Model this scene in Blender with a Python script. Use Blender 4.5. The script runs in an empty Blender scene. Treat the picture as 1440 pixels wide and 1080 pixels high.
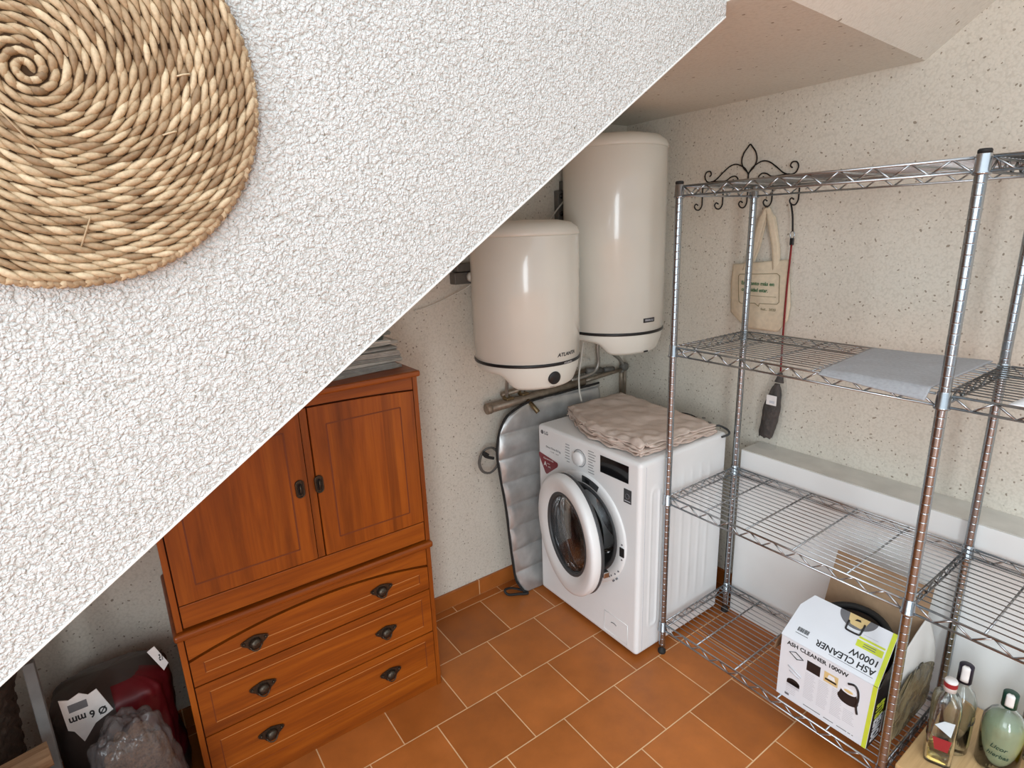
import bpy, bmesh, math, random
from math import sin, cos, pi, radians, sqrt, atan2, exp
from mathutils import Vector, Matrix, noise

random.seed(7)
S = bpy.context.scene
COL = S.collection

# ------------------------------------------------------------------ camera
cam_d = bpy.data.cameras.new('camera')
cam = bpy.data.objects.new('camera', cam_d)
COL.objects.link(cam)
R_ = Vector((0.8123348770473392, -0.5820540554574012, -0.03640225347525828))
U_ = Vector((0.18153653795884075, 0.1930536334828738, 0.9642482978906308))
F_ = Vector((0.5542170449547748, 0.7899008615798901, -0.2624882777514921))
mw = Matrix.Identity(4)
for i in range(3):
    mw[i][0] = R_[i]; mw[i][1] = U_[i]; mw[i][2] = -F_[i]
mw[0][3], mw[1][3], mw[2][3] = -1.65275541, -2.07620899, 1.69006067
cam.matrix_world = mw
cam_d.sensor_width = 36.0
cam_d.lens = 804.7263 / 1440 * 36.0
cam_d.clip_start = 0.02
S.camera = cam

# ------------------------------------------------------------------ light
S.view_settings.view_transform = 'Standard'
S.view_settings.look = 'None'
S.view_settings.gamma = 1.0
S.view_settings.use_curve_mapping = False
S.view_settings.exposure = 0.97
w = bpy.data.worlds.new('daylight'); S.world = w
w.use_nodes = True
bg = w.node_tree.nodes['Background']
bg.inputs[1].default_value = 1.0
_tc = w.node_tree.nodes.new('ShaderNodeTexCoord'); _sp = w.node_tree.nodes.new('ShaderNodeSeparateXYZ')
_rp = w.node_tree.nodes.new('ShaderNodeValToRGB')
w.node_tree.links.new(_tc.outputs['Generated'], _sp.inputs[0])
w.node_tree.links.new(_sp.outputs[2], _rp.inputs[0])
w.node_tree.links.new(_rp.outputs[0], bg.inputs[0])
# overcast sky above, dim surroundings along the horizon
SKY = ((0.0, (.25, .278, .30)), (0.22, (.32, .353, .38)), (0.5, (.70, .77, .82)), (1.0, (1.45, 1.58, 1.67)))
while len(_rp.color_ramp.elements) < len(SKY): _rp.color_ramp.elements.new(.5)
for _e, (_p, _c) in zip(_rp.color_ramp.elements, SKY):
    _e.position = _p; _e.color = (*_c, 1)


def area(name, loc, target, sx, sy, power, col):
    d = bpy.data.lights.new(name, 'AREA')
    d.shape = 'RECTANGLE'; d.size = sx; d.size_y = sy; d.energy = power; d.color = col
    o = bpy.data.objects.new(name, d); COL.objects.link(o)
    o.location = loc
    o.rotation_euler = (Vector(target) - Vector(loc)).to_track_quat('-Z', 'Y').to_euler()
    return o


area('window_daylight', (-3.3, -4.5, 1.45), (-0.4, -0.6, 1.15), 0.8, 2.5, 34, (0.87, .965, 1.02))
area('side_fill_light', (-4.3, -2.7, 1.9), (0.5, -1.3, 1.1), 1.6, 1.7, 22, (0.88, .965, 1.02))  # unseen fill added on the left to brighten the right wall

WX = 0.53          # right wall
YS = -1.22         # outer face of the stair flank
ZC = 2.14          # underside of the landing


# ------------------------------------------------------------------ materials
class Mat:
    def __init__(s, name):
        s.m = bpy.data.materials.new(name); s.m.use_nodes = True
        s.t = s.m.node_tree; s.n = s.t.nodes
        s.b = s.n['Principled BSDF']

    def node(s, typ, **kw):
        n = s.n.new(typ)
        for k, v in kw.items():
            if hasattr(n, k):
                setattr(n, k, v)
            else:
                n.inputs[k].default_value = v
        return n

    def link(s, a, b):
        s.t.links.new(a, b)

    def coords(s, scale=(1, 1, 1), loc=(0, 0, 0), rot=(0, 0, 0), out='Object'):
        tc = s.n.new('ShaderNodeTexCoord'); mp = s.n.new('ShaderNodeMapping')
        mp.inputs['Scale'].default_value = scale; mp.inputs['Location'].default_value = loc
        mp.inputs['Rotation'].default_value = rot
        s.link(tc.outputs[out], mp.inputs[0])
        return mp.outputs[0]

    def noise(s, vec, scale, detail=3, rough=.5):
        n = s.n.new('ShaderNodeTexNoise'); n.inputs['Scale'].default_value = scale
        n.inputs['Detail'].default_value = detail; n.inputs['Roughness'].default_value = rough
        if vec: s.link(vec, n.inputs['Vector'])
        return n

    def ramp(s, fac, stops):
        r = s.n.new('ShaderNodeValToRGB'); e = r.color_ramp.elements
        while len(e) < len(stops): e.new(.5)
        for i, (p, c) in enumerate(stops):
            e[i].position = p; e[i].color = (*c, 1) if len(c) == 3 else c
        s.link(fac, r.inputs[0]); return r.outputs[0]

    def mix(s, fac, a, b, mode='MIX'):
        n = s.n.new('ShaderNodeMix'); n.data_type = 'RGBA'; n.blend_type = mode
        for sock, v in ((n.inputs[0], fac), (n.inputs[6], a), (n.inputs[7], b)):
            if hasattr(v, 'is_linked') or hasattr(v, 'links'):
                s.link(v, sock)
            else:
                sock.default_value = v if not isinstance(v, tuple) else (*v, 1)[:4]
        return n.outputs[2]

    def bump(s, h, strength=.3, dist=.01):
        n = s.n.new('ShaderNodeBump'); n.inputs['Strength'].default_value = strength
        n.inputs['Distance'].default_value = dist
        s.link(h, n.inputs['Height']); s.link(n.outputs[0], s.b.inputs['Normal'])
        return n

    def set(s, col=None, rough=None, metal=None, **kw):
        if col is not None: s.b.inputs['Base Color'].default_value = (*col, 1)
        if rough is not None: s.b.inputs['Roughness'].default_value = rough
        if metal is not None: s.b.inputs['Metallic'].default_value = metal
        for k, v in kw.items():
            s.b.inputs[k.replace('_', ' ')].default_value = v
        return s


def plain(name, col, rough=.5, metal=0.0, var=.06, scale=30, bump=0.0, bdist=.002, **kw):
    """procedural material: base colour with a little noise in tone"""
    M_ = Mat(name).set(None, rough, metal, **kw)
    v = M_.coords()
    n = M_.noise(v, scale, 4)
    lo = tuple(max(0, c * (1 - var)) for c in col); hi = tuple(min(1, c * (1 + var)) for c in col)
    M_.link(M_.ramp(n.outputs['Fac'], [(.3, lo), (.7, hi)]), M_.b.inputs['Base Color'])
    if bump: M_.bump(n.outputs['Fac'], bump, bdist)
    return M_.m


def plaster(name, base, grain, gstr, gdist, speck_amt, speck_scale, speck_col, pit=.6):
    M_ = Mat(name).set(base, .92, 0)
    v = M_.coords()
    n1 = M_.noise(v, grain, 5, .6)
    n2 = M_.noise(v, 3.0, 3)
    vo = M_.node('ShaderNodeTexVoronoi'); vo.inputs['Scale'].default_value = speck_scale
    nd = M_.noise(v, 40, 2)
    vv = M_.mix(.02, v, nd.outputs['Color'])
    M_.link(vv, vo.inputs['Vector'])
    # a grain of dark aggregate in only some of the cells
    sep = M_.node('ShaderNodeSeparateColor'); M_.link(vo.outputs['Color'], sep.inputs[0])
    size = M_.node('ShaderNodeMath', operation='MULTIPLY'); M_.link(sep.outputs[1], size.inputs[0]); size.inputs[1].default_value = .26
    lt = M_.node('ShaderNodeMath', operation='LESS_THAN'); M_.link(vo.outputs['Distance'], lt.inputs[0]); M_.link(size.outputs[0], lt.inputs[1])
    pick = M_.node('ShaderNodeMath', operation='LESS_THAN'); M_.link(sep.outputs[0], pick.inputs[0]); pick.inputs[1].default_value = speck_amt
    both = M_.node('ShaderNodeMath', operation='MULTIPLY'); M_.link(lt.outputs[0], both.inputs[0]); M_.link(pick.outputs[0], both.inputs[1])
    tone = M_.ramp(n2.outputs['Fac'], [(.3, tuple(c * .95 for c in base)), (.7, base)])
    gv = M_.node('ShaderNodeTexVoronoi'); gv.inputs['Scale'].default_value = grain
    nd2 = M_.noise(v, grain * .6, 2)
    M_.link(M_.mix(.012, v, nd2.outputs['Color']), gv.inputs['Vector'])
    g = M_.ramp(gv.outputs['Distance'], [(.42, (1, 1, 1)), (.85, (.50, .47, .42))])
    tone = M_.mix(pit, tone, g, 'MULTIPLY')
    c = M_.mix(both.outputs[0], tone, speck_col)
    M_.link(c, M_.b.inputs['Base Color'])
    n1s = M_.node('ShaderNodeMath', operation='MULTIPLY'); M_.link(n1.outputs['Fac'], n1s.inputs[0]); n1s.inputs[1].default_value = .35
    hh = M_.node('ShaderNodeMath', operation='SUBTRACT'); M_.link(n1s.outputs[0], hh.inputs[0]); M_.link(gv.outputs['Distance'], hh.inputs[1])
    M_.bump(hh.outputs[0], gstr, gdist)
    return M_.m


m_flank = plaster('rough_white_plaster', (.725, .72, .70), 200, 1.0, .0036, .20, 150, (.34, .31, .26), .55)
m_wall = plaster('speckled_plaster', (.755, .70, .605), 130, .45, .0014, .40, 72, (.34, .285, .22), .24)
m_ceil = plaster('ceiling_plaster', (.79, .77, .70), 110, .4, .0013, .16, 45, (.36, .31, .24), .15)


def tiles(name, loc, bw, bh, vertical=False, off=.5):
    M_ = Mat(name).set(None, .42)
    v = M_.coords(loc=loc, rot=(radians(90), 0, 0) if vertical else (0, 0, 0))
    b = M_.node('ShaderNodeTexBrick'); b.offset = off; b.offset_frequency = 2
    M_.link(v, b.inputs['Vector'])
    b.inputs['Scale'].default_value = 1; b.inputs['Brick Width'].default_value = bw; b.inputs['Row Height'].default_value = bh
    b.inputs['Mortar Size'].default_value = .0022; b.inputs['Mortar Smooth'].default_value = .2; b.inputs['Bias'].default_value = 0
    b.inputs['Color1'].default_value = (.375, .110, .018, 1)
    b.inputs['Color2'].default_value = (.515, .162, .033, 1)
    b.inputs['Mortar'].default_value = (.80, .52, .29, 1)
    n = M_.noise(M_.coords(), 9, 5, .6)
    cl = M_.ramp(n.outputs['Fac'], [(.25, (.72, .70, .68)), (.7, (1.08, 1.05, 1.0))])
    c = M_.mix(.8, b.outputs['Color'], cl, 'MULTIPLY')
    M_.link(c, M_.b.inputs['Base Color'])
    inv = M_.node('ShaderNodeMath', operation='SUBTRACT'); inv.inputs[0].default_value = 1
    M_.link(b.outputs['Fac'], inv.inputs[1])
    M_.bump(inv.outputs[0], .3, .002)
    rr = M_.ramp(n.outputs['Fac'], [(.3, (.36,) * 3), (.7, (.55,) * 3)])
    M_.link(rr, M_.b.inputs['Roughness'])
    return M_.m


TS = .25
m_tile = tiles('terracotta_tiles', (.5896 + 40 * TS, .3045 + 40 * TS, 0), TS, TS)
m_skirt = tiles('terracotta_skirting', (.6896 + 40 * TS, 0, 10 * TS), TS, TS, True, 0)


def wood(name, a, b, c, axis, scale=1.0, rough=.35, stretch=14.0, stave=0):
    """grain runs along axis (0,1,2)"""
    M_ = Mat(name).set(None, rough)
    sc = [stretch * scale] * 3; sc[axis] = 1.1 * scale
    v = M_.coords(scale=tuple(sc))
    n = M_.noise(v, 1.6, 6, .62)
    n.inputs['Distortion'].default_value = .5
    sc2 = [90 * scale] * 3; sc2[axis] = 3 * scale
    f = M_.noise(M_.coords(scale=tuple(sc2)), 1.5, 2)
    col = M_.ramp(n.outputs['Fac'], [(.28, a), (.5, b), (.72, c)])
    fine = M_.ramp(f.outputs['Fac'], [(.35, (.78, .72, .68)), (.6, (1, 1, 1))])
    col = M_.mix(.6, col, fine, 'MULTIPLY')
    if stave:
        sx = M_.node('ShaderNodeSeparateXYZ'); M_.link(M_.coords(), sx.inputs[0])
        q = M_.node('ShaderNodeMath', operation='DIVIDE'); M_.link(sx.outputs[0], q.inputs[0]); q.inputs[1].default_value = stave
        fl = M_.node('ShaderNodeMath', operation='FLOOR'); M_.link(q.outputs[0], fl.inputs[0])
        wn = M_.node('ShaderNodeTexWhiteNoise'); wn.noise_dimensions = '1D'; M_.link(fl.outputs[0], wn.inputs['W'])
        col = M_.mix(1.0, col, M_.ramp(wn.outputs['Value'], [(0, (.80, .78, .75)), (1, (1.12, 1.12, 1.1))]), 'MULTIPLY')
    M_.link(col, M_.b.inputs['Base Color'])
    M_.bump(f.outputs['Fac'], .06, .001)
    return M_.m


PA, PB, PC = (.185, .038, .002), (.295, .066, .0035), (.40, .102, .007)
m_wood_v = wood('honey_pine_upright', PA, PB, PC, 2, stave=.034)
m_wood_h = wood('honey_pine_level', PA, PB, PC, 0)
m_gap = plain('dark_red_shadow_line', (.105, .018, .004), .6)
m_groovelit = plain('groove_highlight', (.50, .20, .06), .5)  # highlight along the drawer grooves, painted as a paler colour
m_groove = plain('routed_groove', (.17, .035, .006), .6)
m_board = wood('pale_beech', (.60, .37, .17), (.68, .44, .21), (.74, .51, .26), 0, 1.0, .45)
m_log = wood('split_firewood', (.26, .16, .09), (.36, .23, .13), (.46, .31, .18), 0, 1.5, .85)
m_iron = plain('antique_bronze', (.075, .06, .045), .38, .85, .3, 200, .3)
m_blackiron = plain('black_wrought_iron', (.018, .016, .015), .5, .6, .3, 150)
m_white = plain('white_enamel', (.87, .875, .87), .28, 0, .015, 8)
m_cream = plain('cream_enamel', (.79, .78, .705), .20, 0, .02, 6, Coat_Weight=.35)
m_creamcap = plain('cream_plastic', (.79, .78, .705), .35, 0, .02, 6)
m_blackpl = plain('black_plastic', (.012, .012, .013), .35, 0, .2, 60)
m_rubber = plain('black_rubber', (.014, .013, .012), .7, 0, .2, 80)
m_greyrub = plain('grey_rubber', (.055, .057, .06), .5, 0, .12, 60)
m_gloss = plain('glossy_black_panel', (.006, .006, .007), .08, 0, .1, 40)
m_chrome = plain('chrome_steel', (.40, .435, .47), .24, 1.0, .06, 60)
m_wire = plain('chromed_wire', (.46, .475, .49), .28, 1.0, .08, 90)
m_steel = plain('drum_steel', (.50, .50, .50), .22, 1.0, .06, 50)
m_ink = plain('grey_ink', (.16, .16, .17), .6)
m_blackink = plain('black_ink', (.02, .02, .022), .6)
m_redst = plain('dark_red_sticker', (.23, .02, .03), .35)
m_print = plain('pale_print', (.83, .80, .78), .5)
m_panel = plain('white_board', (.85, .855, .84), .5, 0, .02, 4)
m_paneltop = plain('worn_white_edge', (.62, .60, .55), .8, 0, .08, 14)
m_silver = plain('silver_quilt', (.54, .54, .53), .36, .6, .10, 25, .3, .004)
m_brass = plain('aged_brass', (.24, .18, .10), .4, .9, .2, 70)
m_pipe = plain('painted_copper_pipe', (.27, .215, .16), .45, .35, .25, 40)
m_hose = plain('braided_hose', (.40, .37, .33), .4, .6, .2, 300, .3)
m_cable = plain('white_cable', (.70, .67, .60), .5)
m_boxgrey = plain('grey_bracket', (.15, .14, .125), .55, .2, .15)
m_card = plain('brown_cardboard', (.36, .235, .14), .85, 0, .10, 30, .15)
m_cardlight = plain('light_card', (.66, .64, .61), .75, 0, .04, 20)
m_boxwhite = plain('white_carton_print', (.78, .80, .84), .42, 0, .015, 10)
m_boxblack = plain('black_carton_print', (.016, .014, .015), .38, 0, .2, 40)
m_lime = plain('lime_print', (.62, .70, .05), .45, 0, .05)
m_faint = plain('pale_grey_print', (.60, .61, .65), .5, 0, .05, 200)
m_tan = plain('tan_print', (.70, .52, .24), .5)
m_beige = plain('beige_folded_sheet', (.66, .54, .465), .55, 0, .08, 14, .5, .01)
m_tote = plain('natural_cotton', (.70, .585, .43), .9, 0, .07, 60, .3)
m_green = plain('green_ink', (.05, .16, .07), .7)
m_brownink = plain('olive_ink', (.22, .19, .10), .7)
m_red = plain('red_strap', (.24, .012, .014), .55, 0, .15, 120)
m_bundle = plain('dark_brown_bristle', (.035, .024, .02), .7, 0, .5, 70, .6, .008)
m_felt = plain('grey_felt', (.37, .37, .385), .95, 0, .09, 120, .5, .003)
m_paper = plain('white_paper', (.82, .83, .86), .7, 0, .02)
m_capdark = plain('dark_purple_cap', (.012, .008, .022), .4)
m_capgreen = plain('dark_green_cap', (.006, .05, .032), .4)
m_labelred = plain('crimson_label', (.30, .015, .02), .5)
m_labelpale = plain('pale_blue_label', (.62, .70, .74), .5)
m_yellow = plain('yellow_plastic', (.82, .62, .01), .4)
m_sackgrey = plain('grey_brown_sack', (.065, .05, .045), .4, 0, .25, 7, .4, .01)
m_sackred = plain('dark_red_sack', (.13, .008, .013), .4, 0, .25, 9, .3, .01)
m_wicker = plain('dark_wicker', (.055, .036, .026), .75, 0, .35, 60, .8, .008)
m_strip = plain('grey_plank', (.16, .165, .165), .7, 0, .15, 20)
m_pellet = plain('wood_pellets', (.22, .12, .06), .85, 0, .5, 130, .8, .006)


def glassy(name, col, rough=.02, ior=1.45, alpha=None):
    M_ = Mat(name).set(col, rough, 0)
    M_.b.inputs['Transmission Weight'].default_value = 1.0
    M_.b.inputs['IOR'].default_value = ior
    return M_.m


m_glass = glassy('clear_glass', (.93, .96, .95))
m_doorglass = glassy('smoky_door_glass', (.30, .31, .32), .03)
m_gold = glassy('amber_liquid', (.80, .55, .16), .02, 1.34)
m_greenliq = plain('cloudy_green_liquid', (.60, .70, .47), .25, 0, .08, 20, Transmission_Weight=.35)


def film(name, col, alpha, rough=.25):
    M_ = Mat(name).set(col, rough, 0)
    M_.b.inputs['Alpha'].default_value = alpha
    n = M_.noise(M_.coords(scale=(1, 1, .5)), 26, 3)
    M_.bump(n.outputs['Fac'], .8, .02)
    return M_.m


m_film = film('clear_plastic_film', (.5, .48, .45), .07, .4)
m_filmgrey = film('grey_plastic_bag', (.17, .15, .148), .50, .13)


def straw():
    M_ = Mat('seagrass_straw').set(None, .62)
    g = M_.node('ShaderNodeNewGeometry')
    c = M_.ramp(g.outputs['Random Per Island'], [(.0, (.25, .155, .08)), (.3, (.40, .27, .155)), (.7, (.51, .37, .225)), (1., (.68, .53, .35))])
    n = M_.noise(M_.coords(), 260, 3)
    f = M_.ramp(n.outputs['Fac'], [(.3, (.72, .7, .66)), (.65, (1.05, 1.03, 1))])
    M_.link(M_.mix(.7, c, f, 'MULTIPLY'), M_.b.inputs['Base Color'])
    M_.bump(n.outputs['Fac'], .3, .002)
    return M_.m


m_straw = straw()
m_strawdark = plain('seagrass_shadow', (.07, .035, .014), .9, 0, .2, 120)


# ------------------------------------------------------------------ mesh builder
class MB:
    def __init__(s):
        s.v = []; s.f = []; s.mi = []; s.sm = []; s.k = 0; s.smooth = True; s.mats = []

    def mat(s, m):
        if m not in s.mats: s.mats.append(m)
        s.k = s.mats.index(m); return s

    def add(s, vs, fs, smooth=None, tf=None):
        o = len(s.v)
        for p in vs:
            s.v.append(tuple(tf(Vector(p))) if tf else tuple(p))
        for f in fs:
            s.f.append(tuple(i + o for i in f)); s.mi.append(s.k); s.sm.append(s.smooth if smooth is None else smooth)
        return s

    def box(s, x0, x1, y0, y1, z0, z1, b=0.0, seg=2, tf=None):
        bm = bmesh.new()
        bmesh.ops.create_cube(bm, size=1)
        for v in bm.verts:
            v.co = Vector(((x0 + x1) / 2 + v.co.x * (x1 - x0), (y0 + y1) / 2 + v.co.y * (y1 - y0), (z0 + z1) / 2 + v.co.z * (z1 - z0)))
        if b > 0:
            b = min(b, .49 * min(abs(x1 - x0), abs(y1 - y0), abs(z1 - z0)))
            bmesh.ops.bevel(bm, geom=bm.edges[:], offset=b, segments=seg, profile=.5, affect='EDGES')
        bm.normal_update()
        bm.verts.index_update()
        s.add([v.co.copy() for v in bm.verts], [[v.index for v in f.verts] for f in bm.faces], smooth=False, tf=tf)
        bm.free(); return s

    def prism(s, poly, d, tf=None, smooth=False):
        """poly in local xy, extruded to z=d; tf maps to the world"""
        n = len(poly)
        a = sum(poly[i][0] * poly[(i + 1) % n][1] - poly[(i + 1) % n][0] * poly[i][1] for i in range(n))
        if (a < 0) != (d < 0): poly = poly[::-1]
        vs = [(x, y, 0) for x, y in poly] + [(x, y, d) for x, y in poly]
        fs = [tuple(range(n))[::-1], tuple(range(n, 2 * n))] + [(i, (i + 1) % n, (i + 1) % n + n, i + n) for i in range(n)]
        return s.add(vs, fs, smooth, tf)

    def lathe(s, prof, o=(0, 0, 0), ax=(0, 0, 1), n=32, tf=None, a0=0, a1=2 * pi, smooth=True, close=True):
        ax = Vector(ax).normalized(); q = Vector((0, 0, 1)).rotation_difference(ax); o = Vector(o)
        full = abs(a1 - a0 - 2 * pi) < 1e-6
        m = n if full else n + 1
        vs = []
        for r, h in prof:
            for i in range(m):
                a = a0 + (a1 - a0) * i / n
                vs.append(o + q @ Vector((r * cos(a), r * sin(a), h)))
        fs = []
        for j in range(len(prof) - 1):
            for i in range(n):
                i2 = (i + 1) % m
                fs.append((j * m + i, j * m + i2, (j + 1) * m + i2, (j + 1) * m + i))
        if close and full:
            if prof[0][0] > 1e-6: fs.append(tuple(range(m))[::-1])
            if prof[-1][0] > 1e-6: fs.append(tuple((len(prof) - 1) * m + i for i in range(m)))
        return s.add(vs, fs, smooth, tf)

    def cyl(s, a, b, r, n=12, r2=None, tf=None):
        a = Vector(a); b = Vector(b)
        return s.lathe([(r, 0), (r if r2 is None else r2, (b - a).length)], a, b - a, n, tf)

    def tube(s, pts, r, n=8, smooth_path=0, closed=False, tf=None, flat=1.0):
        P = [Vector(p) for p in pts]
        if smooth_path:
            Q = []
            m = len(P)
            rng = range(m if closed else m - 1)
            for i in rng:
                p0 = P[(i - 1) % m] if closed or i > 0 else P[0]
                p1 = P[i]; p2 = P[(i + 1) % m]
                p3 = P[(i + 2) % m] if closed or i + 2 < m else P[-1]
                for k in range(smooth_path):
                    t = k / smooth_path
                    Q.append(.5 * ((2 * p1) + (p2 - p0) * t + (2 * p0 - 5 * p1 + 4 * p2 - p3) * t * t + (3 * p1 - p0 - 3 * p2 + p3) * t ** 3))
            if not closed: Q.append(P[-1])
            P = Q
        m = len(P); vs = []; fs = []
        rr = r if callable(r) else (lambda t: r)
        nrm = None
        for i in range(m):
            if closed: t = (P[(i + 1) % m] - P[i - 1])
            else: t = P[min(i + 1, m - 1)] - P[max(i - 1, 0)]
            if t.length < 1e-9: t = Vector((0, 0, 1))
            t.normalize()
            if nrm is None:
                nrm = t.orthogonal().normalized()
            else:
                nrm = (nrm - t * nrm.dot(t))
                nrm = nrm.normalized() if nrm.length > 1e-6 else t.orthogonal().normalized()
            bn = t.cross(nrm)
            q = rr(i / max(1, m - 1))
            for k in range(n):
                a = 2 * pi * k / n
                vs.append(P[i] + nrm * (q * cos(a)) + bn * (q * sin(a) * flat))
        e = m if closed else m - 1
        for i in range(e):
            for k in range(n):
                k2 = (k + 1) % n; i2 = (i + 1) % m
                fs.append((i * n + k, i * n + k2, i2 * n + k2, i2 * n + k))
        if not closed:
            fs.append(tuple(range(n))[::-1]); fs.append(tuple((m - 1) * n + k for k in range(n)))
        return s.add(vs, fs, True, tf)

    def grid(s, nu, nv, fn, thick=0.0, tf=None, smooth=True, wrap=False):
        vs = [Vector(fn(i / (nu - 1), j / (nv - 1))) for j in range(nv) for i in range(nu)]
        fs = [(j * nu + i, j * nu + i + 1, (j + 1) * nu + i + 1, (j + 1) * nu + i) for j in range(nv - 1) for i in range(nu - 1)]
        if thick:
            nr = [Vector() for _ in vs]
            for f in fs:
                c = (vs[f[1]] - vs[f[0]]).cross(vs[f[3]] - vs[f[0]])
                for i in f: nr[i] += c
            N = len(vs)
            lo = [v - (n_.normalized() * thick if n_.length > 0 else Vector()) for v, n_ in zip(vs, nr)]
            vs = vs + lo
            fs = fs + [tuple(N + i for i in f[::-1]) for f in fs]
            ring = [i for i in range(nu)] + [j * nu + nu - 1 for j in range(1, nv)] + [(nv - 1) * nu + i for i in range(nu - 2, -1, -1)] + [j * nu for j in range(nv - 2, 0, -1)]
            for a, b in zip(ring, ring[1:] + ring[:1]):
                fs.append((b, a, a + N, b + N))
        return s.add(vs, fs, smooth, tf)

    def text(s, string, size, tf, depth=.0008, align='LEFT', squeeze=1.0, bold=0.0, shear=0.0):
        cu = bpy.data.curves.new('tmp', 'FONT')
        cu.body = string; cu.size = size; cu.align_x = align; cu.align_y = 'CENTER'
        cu.extrude = depth / 2; cu.offset = bold; cu.shear = shear; cu.resolution_u = 3
        ob = bpy.data.objects.new('tmp', cu); COL.objects.link(ob)
        dg = bpy.context.evaluated_depsgraph_get(); dg.update()
        me = bpy.data.meshes.new_from_object(ob.evaluated_get(dg))
        s.add([(v.co.x * squeeze, v.co.y, v.co.z + depth / 2) for v in me.vertices], [tuple(p.vertices) for p in me.polygons], False, tf)
        bpy.data.objects.remove(ob); bpy.data.curves.remove(cu); bpy.data.meshes.remove(me)
        return s

    def build(s, name, mat=None, parent=None, loc=None):
        me = bpy.data.meshes.new(name)
        o3 = Vector(loc) if loc is not None else Vector((0, 0, 0))
        me.from_pydata([tuple(Vector(p) - o3) for p in s.v], [], s.f)
        mats = s.mats if s.mats else [mat]
        for m in mats: me.materials.append(m)
        me.polygons.foreach_set('use_smooth', s.sm)
        if s.mats: me.polygons.foreach_set('material_index', s.mi)
        me.update()
        ob = bpy.data.objects.new(name, me); COL.objects.link(ob)
        ob.location = o3
        if parent is not None:
            ob.parent = parent
            # children live in world coordinates: parents are unrotated, so subtract their place
            off = Vector((0, 0, 0)); q = parent
            while q is not None:
                off += q.location; q = q.parent
            ob.location = o3 - off
        return ob


def M(m=None):
    b = MB()
    if m is not None: b.mat(m)
    return b


def tag(o, label, cat, group=None, kind=None):
    o['label'] = label; o['category'] = cat
    if group: o['group'] = group
    if kind: o['kind'] = kind
    return o


def thing(name, loc, label, cat, group=None):
    o = bpy.data.objects.new(name, None); COL.objects.link(o)
    o.location = loc; o.empty_display_size = .05
    return tag(o, label, cat, group)


def struct(o, label=None, cat=None):
    o['kind'] = 'structure'
    if label: o['label'] = label
    if cat: o['category'] = cat
    return o


def frame(origin, X, Y):
    """local (x,y,z) -> origin + x X + y Y + z (X cross Y)"""
    o = Vector(origin); X = Vector(X).normalized(); Y = Vector(Y).normalized(); Z = X.cross(Y)
    return lambda p: o + X * p[0] + Y * p[1] + Z * p[2]


def bool_cut(o, cutter_mb):
    c = cutter_mb.build('cutter', m_white)
    md = o.modifiers.new('cut', 'BOOLEAN'); md.object = c; md.operation = 'DIFFERENCE'; md.solver = 'EXACT'
    dg = bpy.context.evaluated_depsgraph_get(); dg.update()
    me = bpy.data.meshes.new_from_object(o.evaluated_get(dg))
    o.modifiers.clear()
    old = o.data; o.data = me; bpy.data.meshes.remove(old)
    cm = c.data; bpy.data.objects.remove(c); bpy.data.meshes.remove(cm)


# ------------------------------------------------------------------ the setting
XL, YF, ZT = -4.6, -6.5, 3.3
struct(M(m_tile).box(XL, WX + .2, YF, .2, -.1, 0).build('floor'), 'terracotta tiled floor', 'floor')
struct(M(m_wall).box(XL, WX + .2, 0, .2, 0, ZT).build('wall_back'), 'plastered back wall', 'wall')
struct(M(m_wall).box(WX, WX + .2, YF, 0, 0, ZT).build('wall_right'), 'speckled plastered right wall', 'wall')
# first flight: solid stair body whose flank carries the woven mat
XK = -.455
sl = .680
z_at = lambda x: 2.127 + sl * (x + .43)
poly = [(XK, z_at(XK)), (-3.4, z_at(-3.4)), (-3.4, ZT), (XK, ZT)]
struct(M(m_flank).prism(poly, -YS, frame((0, 0, 0), (1, 0, 0), (0, 0, 1))).build('wall_stair'), 'white rough plastered stair flank', 'wall')
struct(MB().mat(plain('smooth_edge_plaster', (.76, .745, .71), .8)).box(0, 3.55, -.0015, .008, -.0005, .0028, .0008, tf=lambda p: Vector((XK, YS, z_at(XK))) + Vector((-1, 0, -sl)).normalized() * p[0] + Vector((0, p[1], 0)) + Vector((-sl, 0, 1)).normalized() * p[2]).build('trim_1'), 'pale plaster bead along the lower edge of the stair flank', 'trim')
# landing underside and the second flight rising towards the viewer
YA, YK = -1.236, -1.305          # front edge of the landing at the right wall and at the stair
struct(M(m_ceil).prism([(XK, 0), (WX, 0), (WX, YA), (XK, YK)], ZT - ZC, lambda p: Vector((p[0], p[1], ZC + p[2]))).build('ceiling'), 'flat underside of the landing', 'ceiling')
_L = 1.45
_v = [(x, y0 - d, z) for x, y0 in ((XK, YK), (WX, YA)) for d, z in ((0, ZC), (_L, ZC + _L * .745), (_L, ZT), (0, ZT))]
struct(M(m_ceil).add(_v, [(0, 1, 2, 3), (7, 6, 5, 4), (0, 4, 5, 1), (1, 5, 6, 2), (2, 6, 7, 3), (3, 7, 4, 0)], False).build('ceiling'), 'sloping underside of the upper flight', 'ceiling')
struct(M(m_skirt).box(XL, WX, -.012, 0, 0, .078, .002).build('baseboard_back'), 'terracotta skirting of the back wall', 'baseboard')
struct(M(m_skirt).box(WX - .012, WX, -.80, -.012, 0, .078, .002).build('baseboard_right'), 'terracotta skirting of the right wall', 'baseboard')


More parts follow.
